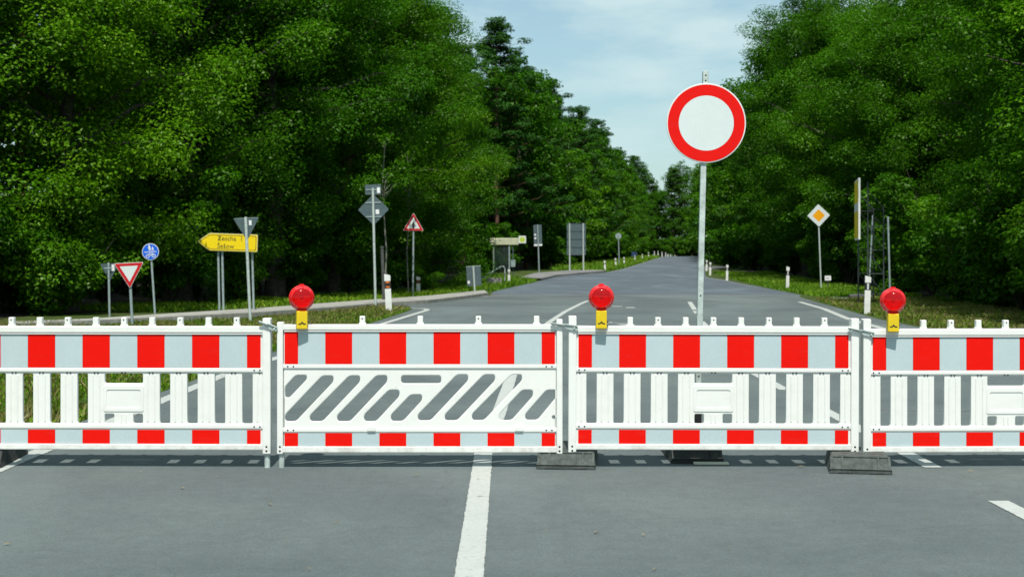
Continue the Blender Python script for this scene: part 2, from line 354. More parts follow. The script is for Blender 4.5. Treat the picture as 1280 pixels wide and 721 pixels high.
# forest floor under the trees on both sides
FL = [(-60, 33), (-10.5, 33.5)]
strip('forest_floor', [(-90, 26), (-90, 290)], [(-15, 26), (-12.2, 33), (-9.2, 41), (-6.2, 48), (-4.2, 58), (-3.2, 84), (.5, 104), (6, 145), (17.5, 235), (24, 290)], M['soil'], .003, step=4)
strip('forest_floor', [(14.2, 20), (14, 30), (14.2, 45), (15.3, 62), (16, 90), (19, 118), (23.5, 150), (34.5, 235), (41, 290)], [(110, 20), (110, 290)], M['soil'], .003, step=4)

# raised cycle path on the left with pale kerb
def curve_strip(name, near, far, mat, h, kind='structure', skirt=None):
    m = MB(); n = len(near)
    def P(p, z): return (p[0], p[1], gz(p[1]) + z)
    def dens(a):
        r = []
        for i in range(len(a) - 1):
            for j in range(6): t = j / 6; r.append((a[i][0] * (1 - t) + a[i + 1][0] * t, a[i][1] * (1 - t) + a[i + 1][1] * t))
        return r + [a[-1]]
    near = dens(near); far = dens(far); n = len(near)
    m.add([P(p, h) for p in near] + [P(p, h) for p in far], [[i, i + 1, n + i + 1, n + i] for i in range(n - 1)])
    m.add([P(p, -.02) for p in near] + [P(p, h) for p in near], [[i, i + 1, n + i + 1, n + i] for i in range(n - 1)])
    m.add([P(p, -.02) for p in far] + [P(p, h) for p in far], [[i, i + 1, n + i + 1, n + i] for i in range(n - 1)])
    m.add([P(near[-1], -.02), P(far[-1], -.02), P(far[-1], h), P(near[-1], h)], [[0, 1, 2, 3]])
    o = m.build(name, mat); tag(o, kind=kind); return o
nearp = [G2(20, 411), G2(110, 407), G2(220, 401.5), G2(320, 396), G2(420, 388.5), G2(484, 382.5), G2(535, 379.5), G2(580, 374), G2(610, 369.5)]
farp = [G2(20, 407), G2(110, 403.5), G2(220, 396), G2(320, 389.5), G2(420, 381.5), G2(484, 376.5), G2(535, 372.8), G2(580, 368), G2(606, 365.5)]
mid1 = [(a[0] * .8 + b[0] * .2, a[1] * .8 + b[1] * .2) for a, b in zip(nearp, farp)]
mid2 = [(a[0] * .79 + b[0] * .21, a[1] * .79 + b[1] * .21) for a, b in zip(nearp, farp)]
curve_strip('kerb', nearp, mid1, M['kerb'], .11)
curve_strip('cycle_path', mid2, farp, M['concrete'], .095)
# bus stop pavement with kerb
bn = [G2(676, 350.8), G2(695, 346), G2(735, 342.4), G2(757, 340.7)]
bf = [G2(650, 349), G2(668, 343.5), G2(712, 339.8), G2(752, 339.2)]
curve_strip('pavement', bn, bf, M['asphalt_path'], .12)
# right-hand lay-by path beyond the delineators
curve_strip('side_path', [G2(879, 337.5), G2(900, 335.8), G2(916, 333.6)], [G2(879, 333.5), G2(900, 332.6), G2(918, 331.6)], M['asphalt_path'], .02)
# narrow path that crosses the road at the seam, and goes on through the right verge
tag(strip('crossing_path', [(10.4, 46.6), (10.9, 48.2)], [(24, 46.6), (24, 48.2)], M['asphalt_path'], .012, step=.4), kind='structure')
def band(name, x0, x1, y0, y1, mat, lift): strip(name, [(x0[0], y0), (x0[1], y1)], [(x1[0], y0), (x1[1], y1)], mat, lift, step=.5)
band('seam_strip', (-.9, -.7), (10.2, 10.4), 50.6, 51.1, M['paint_worn'], .009)
band('seam_strip', (-1.4, -1.3), (10.3, 10.3), 48.4, 48.6, M['paint_worn'], .009)
# worn white stripes along the road
def line(name, pts, wd, mat=None, lift=.008, ragged=.004, step=.02):
    """a painted line along (X, Y) points with slightly ragged edges, one mesh"""
    m = MB(); P = [Vector(p) for p in pts]; ln = [0]
    for a, b in zip(P, P[1:]): ln.append(ln[-1] + (b - a).length)
    n = max(2, int(ln[-1] / step)); L = []; Rr = []
    for i in range(n + 1):
        s_ = ln[-1] * i / n; x = np.interp(s_, ln, [p.x for p in P]); y = np.interp(s_, ln, [p.y for p in P])
        s2 = min(s_ + .3, ln[-1]); s1 = max(s_ - .3, 0)
        d = Vector((np.interp(s2, ln, [p.x for p in P]) - np.interp(s1, ln, [p.x for p in P]), np.interp(s2, ln, [p.y for p in P]) - np.interp(s1, ln, [p.y for p in P]))).normalized()
        nn = Vector((-d.y, d.x)); a = Vector((x, y)) + nn * (wd / 2 + random.uniform(-ragged, ragged)); b = Vector((x, y)) - nn * (wd / 2 + random.uniform(-ragged, ragged))
        L.append((a.x, a.y, gz(a.y) + lift)); Rr.append((b.x, b.y, gz(b.y) + lift))
    m.add(L + Rr, [[i, n + 1 + i, n + 2 + i, i + 1] for i in range(n)])
    o = m.build(name, mat or M['paint']); tag(o, kind='structure'); return o
line('road_marking', [(-3.62, -8), (-3.6, 9.5), (-3.6, 17), (-3.43, 19.8), (-3.15, 25), (-2.8, 30), (-2.45, 35), (-2.32, 36.9), (-2.34, 37.6), (-2.5, 38.1), (-2.8, 38.4), (-3.3, 38.5)], .15, ragged=.006)
line('road_marking', [(-.2, -8), (-.2, 6.3), (-.215, 10.3), (-.12, 13), (0, 17.1), (.28, 23), (.83, 30.4), (1.4, 36), (2.1, 41.8), (2.5, 44.7)], .135, ragged=.004)
for a, b in ((1.5, 3.6), (4.8, 8.28), (9.58, 13.45), (15.1, 18.1)): line('road_marking', [(2.96 + .012 * max(0, a - 9), a), (2.96 + .014 * max(0, b - 9), b)], .125)
for a, b in (((862, 377.5), (868.5, 387.5)), ((869, 389), (871.5, 392)), ((876.5, 402), (886, 411.5)), ((873.5, 396.0), (875.5, 399))): line('road_marking', [G2(*b), G2(*a)], .14)
line('road_marking', [(6.9, -8), (7.0, 12), (7.35, 25), G2(1060, 398.8), G2(1030, 386.3), G2(999, 377.4)], .17)
for x0 in (765.5, 786.5, 814, 841, 868, 895, 922, 949): line('road_marking', [G2(x0, 379), G2(x0 + 17, 379)], .16, M['paint_worn'])
line('road_marking', [G2(765, 383.2), G2(778, 383.2)], .35); line('road_marking', [G2(782.5, 384.6), G2(793.5, 384.6)], .5)
line('road_marking', [G2(757, 403.3), G2(766, 403.3)], .3); line('road_marking', [G2(767, 404), G2(783, 404)], .12); line('road_marking', [G2(776, 405.5), G2(790, 407)], .3)
line('road_marking', [(3.55, 13.15), (4.2, 13.1), (6.4, 13.0)], .03, M['paint_worn'])
for i, (a, b) in enumerate([((612, 371), (603, 371.4)), ((640, 369), (600, 371)), ((700, 366), (730, 365.5))]): line('road_marking', [G2(*a), G2(*b)], .3, M['paint_worn'])
line('road_marking', [(farR[i][0] - .25, farR[i][1]) for i in range(1, 7)], .12, M['paint_worn'])
line('road_marking', [(farL[i][0] + .25, farL[i][1]) for i in range(7, 11)], .16, M['paint_worn'])

# small fallen leaves, straw and grit on the road
m = MB()
for i in range(110):
    y = 5.8 + 14 * random.random() ** 1.6; x = random.uniform(-.42, .42) * y + .1
    if x < -3.7: continue
    a = random.uniform(0, 6.28); L = random.choice([.008, .014, .03]); wd = random.choice([.003, .005, .008])
    c, s_ = math.cos(a), math.sin(a); z = .014 + random.uniform(0, .006)
    m.add([(x - c * L, y - s_ * L, z), (x + s_ * wd, y - c * wd, z + .004), (x + c * L, y + s_ * L, z), (x - s_ * wd, y + c * wd, z + .002)], [[0, 1, 2, 3]])
tag(m.build('leaf_litter', simple('straw litter', (.22, .17, .09), .9, 0, .5, 3)), 'small dry leaf and straw bits scattered on the asphalt', 'litter', kind='stuff')

# ------------------------------------------------------------------ barriers
def diag_slot(xt0, xt1, yt, xb0, xb1, yb): return [(xt0, yt), (xt1, yt), (xb1 + 0, yb), (xb0, yb)]
def make_panel(kind, mirror=False):
    """barrier board, local x from -1.0235..1.0235, z up, front at -y"""
    W = 1.0235 if kind == 'slat' else 1.005
    body = MB(); sh1 = MB(); sh2 = MB(); P = .1905
    if kind == 'slat':
        zt = 1.0; s1 = (.708, .947); zs = (.314, .667); s2 = (.173, .269); zb = .130
        holes = []
        for q in (1.5, 2.5, 3.5, 4.5):
            for sg in (-1, 1):
                c = sg * q * .191; holes.append(rounded(rect(c - .036, c + .036, *zs), .012))
        holes.append(rounded(rect(-.133, .133, .597, .667), .012))
        holes.append(rounded(rect(-.133, -.066, .314, .382), .012)); holes.append(rounded(rect(.066, .133, .314, .382), .012))
        body.shape(rect(-W + .045, W - .045, zb + .01, zt - .01), holes, .030, .004)
        # raised name field, ribs on the slats
        body.shape(rounded(rect(-.140, .140, .397, .582), .012), [rounded(rect(-.118, .118, .425, .55), .014)], .012, .003, y=-.0135)
        for q in range(-5, 6):
            if abs(q) == 0: continue
            for dx in (-.024, .024):
                x = q * .191 + dx
                if abs(x) < .15: continue
                body.box(x - .0045, x + .0045, -.0195, -.0145, zs[0] + .012, zs[1] - .012, bev=.002, seg=1)
            for dx in (-.012, .012):
                x = q * .191 + dx
        for dx in (-.015, .015): body.box(dx - .004, dx + .004, -.0195, -.0145, .32, .38, bev=.0015, seg=1)
        rails = [(zt - .046, zt, .032), (.676, .708 - .002, .024), (zs[0] - .036, zs[0] - .004, .024), (zb, .171, .030)]
        knobs = [k_ * .196 for k_ in range(-4, 5)]
        kt = 1.062
    else:
        zt = 1.013; s1 = (.735, .967); zs = (.31, .675); s2 = (.158, .249); zb = .112
        f = lambda X, Yp: ((X - 569) / 489.9, 1.5 - (Yp / 2.7725 + 340 - HOR) / 176.7)
        raw = [[(140, 355), (178, 355), (178, 370), (118, 433), (103, 433), (103, 395)], [(232, 357), (270, 357), (270, 378), (140, 515), (103, 515), (103, 492)],
               [(325, 357), (362, 357), (362, 378), (232, 515), (190, 515), (188, 495)], [(419, 356), (456, 356), (456, 378), (327, 515), (284, 515), (282, 495)],
               [(462, 406), (498, 406), (498, 428), (417, 515), (377, 515), (375, 493)], [(537, 422), (576, 422), (576, 442), (510, 514), (470, 514), (468, 493)],
               [(697, 353), (735, 353), (735, 374), (605, 512), (563, 512), (561, 492)], [(790, 353), (828, 353), (828, 374), (697, 512), (656, 512), (654, 492)],
               [(885, 353), (921, 353), (921, 374), (790, 511), (750, 511), (748, 490)], [(922, 406), (959, 406), (959, 428), (885, 511), (844, 511), (842, 490)],
               [(1006, 406), (1041, 406), (1041, 430), (975, 510), (934, 510), (932, 490)], [(504, 356), (642, 356), (642, 384), (504, 384)]]
        holes = [rounded([f(*p) for p in q], .022, 4) for q in raw] + [circle(.02, 20, *f(1031, 499))]
        body.shape(rect(-W + .045, W - .045, zb + .01, zt - .01), holes, .034, .006)
        rails = [(zt - .040, zt, .034), (.703, .733, .026), (.255, .285, .026), (zb, .156, .030)]
        knobs = [(X - 569) / 489.9 for X in (370, 570, 771, 972)]; kt = 1.072
        for xx in (-.34, .70): body.box(xx - .03, xx + .03, -.035, -.02, .262, .296, bev=.006)
    for a, b, d in rails: body.box(-W + .04, W - .04, -d, d, a, b, bev=.007)
    # cloth-thin raised bead below the top rail
    body.box(-W + .05, W - .05, -rails[0][2] + .004, 0, rails[0][0] - .012, rails[0][0] - .004, bev=.002, seg=1)
    for sg in (-1, 1):                               # end posts with protruding heads
        x = sg * (W - .028); head = 1.07 if (sg < 0) != mirror else 1.058
        if kind != 'slat': head = 1.03 if sg < 0 else 1.05
        hwp = .028 if kind == 'slat' else .0215; x = sg * (W - hwp)
        body.box(x - hwp, x + hwp, -.036, .036, .102, head, bev=.009, seg=3)
        for zz in (.125, .155):
            body.lathe([(.0, 0), (.007, 0), (.0075, .002)], 10, 1, Matrix.Translation((x - sg * .0, -.0375, zz)))
    for i, x in enumerate(knobs):
        body.box(x - .019, x + .019, -.020, .020, zt - .005, kt, bev=.006)
        body.tube((x - .024, 0, zt), (x + .024, 0, zt), .012, n=8)
        if i % 2 == 0: body.lathe([(.0, 0), (.005, 0), (.0055, .002)], 10, 1, Matrix.Translation((x, -.0212, kt - .018)))
    # screws and moulding marks
    for zz in (rails[1][0] + .015, rails[2][0] + .015):
        for x in (-W + .075, -W + .115, W - .075, W - .115):
            body.lathe([(.0, 0), (.0055, 0), (.006, .002)], 10, 1, Matrix.Translation((x, -rails[1][2] - .0015, zz)))
    if kind == 'slat':
        for q in range(-5, 6):
            for dx in (-.012, .012): body.box(q * .191 + dx - .005, q * .191 + dx + .005, -.0215, -.014, .667, .675, 1, .0015, 1)
    for mb, (z0, z1) in ((sh1, s1), (sh2, s2)):       # ten half fields, red at both ends
        e = [-5 * P] + [(-4.5 + i) * P for i in range(10)] + [5 * P]
        for i in range(11):
            a, b = e[i], e[i + 1]; j = random.uniform(-.0012, .0012)
            red = i % 2 == 0; t = -.0175 if kind == 'slat' else -.0195
            mb.box(a + (.0008 if i else 0), b - .0008, t - (.0022 if red else .0015), t, z0, z1, 0 if red else 1)
    return body, sh1, sh2, W
# junction x and y along the row
J = [(-3.735, 9.64), (-1.655, 9.60), (.385, 9.60), (2.452, 9.61), (4.54, 9.67)]
panel_specs = [('slat', 0, 1, 'white slatted barrier panel at the far left with open green verge seen through its slots', .0),
               ('diagonal', 1, 2, 'white barrier panel with diagonal slots instead of upright slats', .0),
               ('slat', 2, 3, 'white slatted barrier panel in front of the round red and white sign', .18),
               ('slat', 3, 4, 'white slatted barrier panel at the far right, cut off by the photo edge', .05)]
proto = {}
PANELS = []
for i, (kind, a, b, lab, roll) in enumerate(panel_specs):
    ax, ay = J[a]; bx, by = J[b]; cx, cy = (ax + bx) / 2 - (.014 if i == 1 else 0), (ay + by) / 2
    yaw = math.atan2(by - ay, bx - ax)
    t = thing('barrier_panel', (cx if i else -2.742, cy, -.02 if i == 3 else 0), lab, 'barrier', 'barrier panels closing the road', (0, R(roll), yaw))
    if i == 0: t.scale = (1.02, 1, 1)
    if kind not in proto:
        proto[kind] = [q.build(nm, mm, t) for q, nm, mm in zip(make_panel(kind)[:3], ('body', 'upper_stripe_band', 'lower_stripe_band'), ([M['plastic'], M['dark']], [M['red'], M['silver']], [M['red'], M['silver']]))]
    else:
        for q in proto[kind]: c = q.copy(); COL.objects.link(c); c.parent = t
    W = 1.0235 if kind == 'slat' else 1.005
    for sg in (-1, 1):
        lg = MB(); lg.tube((sg * (W - .028), 0, -.0 + (.002 if (i in (0, 1)) else .01)), (sg * (W - .028), 0, .115), .020, n=20); lg.build('foot_tube', M['galv'], t)
    PANELS.append(t)
# hook latches joining the panels (each belongs to the panel on its right)
def latch(parent, x0, x1, z0, z1, yy=-.046):
    m = MB(); d = Vector((x1 - x0, 0, z1 - z0)); L = d.length; an = math.atan2(d.z, d.x)
    mt = Matrix.Translation((x0, yy, z0)) @ Matrix.Rotation(-an, 4, 'Y')
    m.shape(rounded([(0, -.008), (L * .5, -.010), (L * .62, -.022), (L, -.024), (L + .012, -.004), (L, .014), (L * .55, .014), (L * .4, .006), (0, .008)], .008), [circle(.006, 12, L * .82, -.004)], .005, .001, mat=mt)
    m.box(0, L * .52, -.016, -.003, .002, .007, mat=mt); m.box(L * .45, L, -.013, -.003, .008, .013, mat=mt)
    m.tube(mt @ Vector((L * .9, -.012, -.006)), mt @ Vector((L * .9, .012, -.006)), .008, n=6)
    m.tube(mt @ Vector((L * .1, -.010, 0)), mt @ Vector((L * .1, .03, 0)), .006, n=8)
    return m.build('latch', M['galv'], parent)
latch(PANELS[1], -1.13, -1.005, 1.035, .985); latch(PANELS[2], -1.15, -.965, 1.018, .99); latch(PANELS[3], -1.135, -.955, 1.005, .965)

# ------------------------------------------------------------------ rubber foot blocks
def foot_block(name, loc, yaw, label, worn, wd=.42, dp=.72, socket=False):
    t = thing(name, loc, label, 'barrier base', 'rubber foot blocks', (0, 0, yaw)); m = MB()
    h = .118; sl = .080
    prof = [(0, 0), (0, .03), (sl, h), (dp - sl, h), (dp, .03), (dp, 0)]
    hw = wd / 2; b = bmesh.new(); A = []; B = []
    for y, z in prof:
        ins = .012 * z / h
        A.append(b.verts.new((-hw + ins * 2, y, z + .002))); B.append(b.verts.new((hw - ins * 2, y, z + .002)))
    n = len(prof)
    for i in range(n): j = (i + 1) % n; b.faces.new((A[i], B[i], B[j], A[j]))
    b.faces.new(A[::-1]); b.faces.new(B); bmesh.ops.recalc_face_normals(b, faces=b.faces[:])
    bmesh.ops.bevel(b, geom=b.edges[:], offset=.006, segments=2, affect='EDGES'); m.bm(b, 0)
    # raised frame bars on the sloped front leave recessed pockets
    s_ = math.atan2(sl, h - .03); ft = Matrix.Translation((0, 0, .032)) @ Matrix.Rotation(-s_, 4, 'X')
    Ls = math.hypot(sl, h - .03)
    for x0, x1, z0, z1 in ((-hw + .014, hw - .014, Ls - .018, Ls - .004), (-hw + .006, hw - .006, .0, .014), (-hw + .010, -hw + .03, .012, Ls - .016), (hw - .03, hw - .010, .012, Ls - .016), (-hw + .085, -hw + .10, .012, Ls - .016), (hw - .10, hw - .085, .012, Ls - .016)):
        m.box(x0, x1, -.008, .006, z0, z1, bev=.002, seg=1, mat=ft)
    for x in (-hw + .06, hw - .16): m.box(x, x + .10, -.003, .01, .003, .012, 1)
    for x in (-.09, .0, .09): m.box(x - .026, x + .026, dp * .28 - .026, dp * .28 + .026, h - .01, h + .0035, 1, .003, 1)
    body = m.build('rubber_body', [M['rubber_worn'] if worn else M['rubber'], M['dark']], t)
    return t
foot_block('foot_block', (.375, 9.50, 0), R(-5), 'grey rubber foot block at the joint right of the diagonal-slot panel', True)
foot_block('foot_block', (2.385, 9.30, 0), R(-10), 'grey rubber foot block at the joint of the two right-hand panels', True, .425, .62)
foot_block('foot_block', (-3.79, 9.52, 0), R(5), 'dark rubber foot block on the white edge line at the left photo edge', False, .42)

# ------------------------------------------------------------------ warning lamps
def lamp(px, top, yaw, label, tilt=0, yb=9.555):
    s_ = FPX / yb; x = (px - 640) / s_; z0 = 1.5 - (top + 23 - HOR) / s_
    t = thing('warning_lamp', (x, yb, z0), label, 'warning lamp', 'red warning lamps on the barrier', (0, R(tilt), yaw))
    m = MB(); m.box(-.038, .038, -.040, .045, 0, .128, bev=.008, seg=3); hb = m.build('battery_box', [M['yellow'], M['dark']], t)
    m = MB()                                          # small dark moulded mark
    m.shape([(-.026, .034), (-.010, .034), (0, .042), (.010, .034), (.026, .034), (.026, .040), (.016, .040), (.006, .046), (0, .056), (-.006, .046), (-.016, .040), (-.026, .040)], (), .003, 0, y=-.041)
    m.build('moulded_mark', M['dark'], hb)
    m = MB(); m.tube((.037, 0, .05), (.050, 0, .05), .008, n=10); m.tube((.037, 0, .024), (.046, 0, .024), .006, n=8); m.build('lock_screw', M['dark'], hb)
    m = MB(); m.box(-.034, .034, -.032, .032, .122, .150, 0, .008); m.box(-.028, .028, -.024, .024, .145, .165, 0, .006); m.build('neck', M['lens'], t)
    L = Matrix.Translation((0, 0, .218)); m = MB()
    fr = [(.0001, -.010), (.012, -.013), (.014, -.018), (.030, -.019), (.046, -.024), (.058, -.033), (.064, -.043), (.069, -.046), (.073, -.043), (.076, -.030), (.080, -.022), (.087, -.017), (.0895, -.006)]; m.lathe(fr + [(r_, -y_) for r_, y_ in fr[::-1]], 64, 0)
    o = m.build('lens', M['lens'], t); o.location = (0, 0, .218)
    m = MB(); m.lathe([(.070, -.040), (.069, -.046), (.064, -.053), (.054, -.061), (.040, -.067), (.022, -.071), (.0001, -.072)][::-1], 48, 0); m.build('dome', M['dome'], o)
    m = MB(); m.lathe([(.0001, -.026), (.006, -.024), (.010, -.018), (.011, -.010)], 24, 0); m.build('lens_centre', M['lens_core'], o)
    m = MB(); m.box(-.018, .018, -.014, .014, .300, .315, 0, .004); m.box(-.030, .030, -.010, .010, .293, .303, 0, .004)
    m.build('top_cap', M['lens'], t)
    for sg in (-1, 1): m = MB(); m.tube((sg * .036, -.022, .150), (sg * .036, .022, .150), .006, n=8); m.build('bolt', M['lens'], t)
    return t
lamp(377, 388, R(14), 'red warning lamp on the diagonal-slot panel, against the dark trees')
lamp(751.7, 387.5, R(-3), 'red warning lamp on the left end of the panel before the round sign')
lamp(1116, 391.5, R(-7), 'red warning lamp on the far right panel, beside a roadside post', yb=9.565)

# ------------------------------------------------------------------ big round closed-road sign
SY = 10.15; sc = FPX / SY
t = thing('road_closed_sign', ((870.5 - 640) / sc, SY, 0), 'big round white sign with red ring on a leaning steel pole behind the barrier', 'road sign', None, (0, R(1.35), 0))
m = MB(); m.box(-.021, .021, -.021, .021, .09, 2.872, bev=.003, seg=1)
for zz in (2.84, 2.80, 1.2, .9, .6): m.lathe([(.0, 0), (.006, 0), (.0065, .002)], 10, 1, Matrix.Translation((0, -.0225, zz)))
m.build('pole', [M['galv'], M['dark']], t)
m = MB(); m.box(-.028, .028, -.028, .028, .1, .33, bev=.003); m.build('pole_sleeve', M['dark'], t)
zc = 1.5 - (154.5 - HOR) / sc; cx = (.010); T = Matrix.Translation((cx, -.03, zc)) @ Matrix.Rotation(R(-1.35), 4, 'Y')
m = MB(); m.shape(circle(.296, 96), (), .012, .003, mat=T); pl = m.build('sign_plate', M['sign_rim'], t)
m = MB(); m.shape(circle(.286, 96), [circle(.205, 96)], .002, 0, y=-.0075, mat=T); m.build('red_ring', M['sign_red'], pl)
m = MB(); m.shape(circle(.2045, 96), (), .002, 0, y=-.0072, mat=T); m.build('white_field', M['sign_white'], pl)
for dz in (-.15, .15): m = MB(); m.box(-.16, .16, -.018, -.002, -.012 + dz, .012 + dz, mat=T @ Matrix.Translation((0, .018, 0))); m.box(-.035, .035, .0, .052, -.012 + dz, .012 + dz, mat=T @ Matrix.Translation((-cx * .5, .02, 0))); m.build('clamp', M['galv'], t)
foot_block('foot_block', ((872 - 640) / 174 , 9.775, 0), R(0), 'black rubber foot block under the round sign, behind the barrier', False, .385, .78)
m = MB(); m.box(-.125, .125, -.03, .03, .004, .018, bev=.002, seg=1); o = m.build('wooden_slat', simple('pale dry wood', (.52, .52, .40), .8), None); o.location = (1.425, 9.735, .002); o.rotation_euler = (0, 0, R(-1)); tag(o, 'pale flat wooden slat lying before the black foot block', 'slat')

# ------------------------------------------------------------------ roadside signs
def sign_root(name, base, topx, topy, label, cat='road sign', group=None, rotz=0):
    """base and top as photo pixels; returns root, pixel scale, pole height"""
    p = g(*base); s_ = FPX / p.y; H = (base[1] - topy) / s_; lean = math.atan2((topx - base[0]) / s_, H)
    t = thing(name, (p.x, p.y, p.z), label, cat, group, (0, lean, 0)); return t, s_, H
def pole(t, H, r=.03, mat='galv_post'):
    m = MB(); m.tube((0, 0, -.05), (0, 0, H), r, n=12); m.tube((0, 0, H), (0, 0, H + .012), r * 1.05, r * .8, n=12); return m.build('pole', M[mat], t)
def tri(a, up=True, r=.04):
    h = a * math.sqrt(3) / 2; q = [(-a / 2, -h / 3), (a / 2, -h / 3), (0, 2 * h / 3)]
    if not up: q = [(x, -z) for x, z in q][::-1]
    return rounded(q, r, 4)
def plate(t, outline, mat, yaw=0, z=0, x=0, y=-.045, back=False, edge=None, thick=.012):
    T = Matrix.Translation((x, 0, z)) @ Matrix.Rotation(yaw, 4, 'Z') @ Matrix.Translation((0, y, 0))
    m = MB(); m.shape(outline, (), thick, .002, mat=T); return m.build('sign_plate', M[mat], t), T
def face(pl, name, mat, outer, holes, T, off=.008):
    m = MB(); m.shape(outer, holes, .0024, 0, y=-off, mat=T); return m.build(name, M[mat], pl)
def clamps(t, zs, wd, y=-.03, mat='alu_edge'):
    m = MB()
    for z in zs: m.box(-wd / 2, wd / 2, y - .006, y + .010, z - .012, z + .012, bev=.002, seg=1)
    return m.build('clamp', M[mat], t)
# yield sign, front
t, s_, H = sign_root('yield_sign', (165.5, 407), 162, 338, 'red and white yield triangle facing the camera, low by the blue sign')
pole(t, H); a = 37 / s_; z = (407 - 339) / s_; pl, T = plate(t, tri(a, False), 'sign_rim', R(3), z)
face(pl, 'red_border', 'dull_red', tri(a * .95, False, .03), [tri(a * .62, False, .015)], T); face(pl, 'white_field', 'sign_white', tri(a * .615, False, .015), (), T, .0078)
# yield sign from behind beside it
t, s_, H = sign_root('yield_sign', (137, 405), 135.5, 329, 'small grey back of a triangular sign, partly behind the white yield triangle')
t.location.y += 3.5; t.location.x *= t.location.y / (t.location.y - 3.5); s_ = FPX / t.location.y
H = 1.5 - (329 - HOR) / s_; pole(t, H, .028)
a = 26 / s_; pl, T = plate(t, tri(a, False), 'alu_back', R(-12), H - a * .30, y=-.0 + .045); m = MB(); m.box(a * .12, a * .26, -.002, .0, -.04, .12, mat=T @ Matrix.Translation((0, -.007, 0))); m.build('sticker', M['stickers'], pl)
clamps(t, [H - .12], .2)
# blue shared path sign
t, s_, H = sign_root('cycle_path_sign', (194, 397), 188, 306, 'small round blue sign with white figures on a slim post')
pole(t, H - .02, .026); r = 10.4 / s_; z = (397 - 314.5) / s_; pl, T = plate(t, circle(r, 40), 'sign_rim', R(4), z)
face(pl, 'blue_field', 'sign_blue', circle(r * .93, 40), (), T)
m = MB()
def fig(mb, x, z, sc, T, y=-.0105):                    # standing adult and child pictogram
    mb.shape(circle(.11 * sc, 12, x, z + .78 * sc), (), .001, 0, y=y, mat=T)
    mb.shape([(x + a_ * sc, z + b_ * sc) for a_, b_ in ((-.05, 0), (.05, 0), (.08, .3), (.22, .0), (.30, .05), (.16, .38), (.18, .62), (.05, .68), (-.12, .64), (-.2, .36), (-.12, .34), (-.06, .5), (-.1, .28))], (), .001, 0, y=y, mat=T)
fig(m, -.02 * r / .2, .02, r * .85, T); fig(m, r * .28, .02, r * .55, T)
m.box(-r * .72, r * .72, -.0115, -.0095, -.012, .004, mat=T)
for sx in (-1, 1): m.shape(circle(r * .23, 20, sx * r * .36, -r * .5), [circle(r * .16, 16, sx * r * .36, -r * .5)], .001, 0, y=-.0105, mat=T)
for a_, b_ in (((-.36, -.5), (-.1, -.22)), ((-.1, -.22), (.26, -.22)), ((.26, -.22), (.36, -.5)), ((-.1, -.22), (0, -.5)), ((0, -.5), (.26, -.22))):
    m.tube(T @ Vector((a_[0] * r, -.0105, a_[1] * r)), T @ Vector((b_[0] * r, -.0105, b_[1] * r)), r * .035, n=6)
m.build('white_pictogram', M['sign_rim'], pl)
# yellow direction sign on two posts
p1 = g(276.5, 392); s_ = FPX / p1.y
t = thing('direction_sign', ((292 - 640) / s_, p1.y, 0), 'yellow arrow-shaped direction sign pointing left, on two grey posts', 'road sign')
zc = 1.5 - (303 - HOR) / s_; w_ = 74 / s_; h_ = 22 / s_; T = Matrix.Translation((-.15, 0, zc)) @ Matrix.Rotation(R(2), 4, 'Y') @ Matrix.Rotation(R(8), 4, 'Z') @ Matrix.Translation((0, -.06, 0))
ol = lambda e: rounded([(-w_ / 2 + e * 1.25, 0), (-w_ / 2 + .20 * w_ + e * .3, -h_ / 2 + e), (w_ / 2 - e, -h_ / 2 + e), (w_ / 2 - e, h_ / 2 - e), (-w_ / 2 + .20 * w_ + e * .3, h_ / 2 - e)], .04)
m = MB(); m.shape(ol(0), (), .04, .004, mat=T); pl = m.build('sign_plate', M['shelter_beam'], t)
face(pl, 'yellow_field', 'sign_yellow', ol(.012), (), T, .0225)
m = MB(); m.shape(ol(.04), [ol(.052)], .002, 0, y=-.0248, mat=T)
m.text('Zescha  1', .165, 0, -.0248, -w_ * .17, .045, .004, mat=T); m.text('Šešow', .165, 0, -.0248, -w_ * .17, -h_ * .33, .004, mat=T); m.build('lettering', M['sign_black'], pl)
for dx in (272.5, 277.5): m = MB(); x = (dx - 292) / s_; m.tube((x + .04, .0, -.05), (x, .0, zc), .030, n=12); m.build('post', M['galv_post'], t)
m = MB(); x = (313.5 - 292) / s_; m.tube((x + .05, .15, -.05), (x, .15, zc), .030, n=12); m.build('post', M['galv_post'], t)
# yield sign seen from behind, overlapping the yellow sign
t, s_, H = sign_root('yield_sign', (313, 402.5), 307, 272, 'grey back of a yield triangle in front of the yellow direction sign')
pole(t, H, .034, 'galv'); a = 33 / s_; zc = H - a * .29; pl, T = plate(t, tri(a, False), 'alu_back', R(-3), zc, x=-.0, y=.05)
m = MB(); m.box(-a * .46, a * .46, -.012, -.004, a * .26, a * .275, mat=T); m.build('edge_rail', M['alu_edge'], pl)
m = MB(); m.box(.06, .12, -.010, -.008, .0, .11, mat=T); m.build('sticker', M['stickers'], pl)
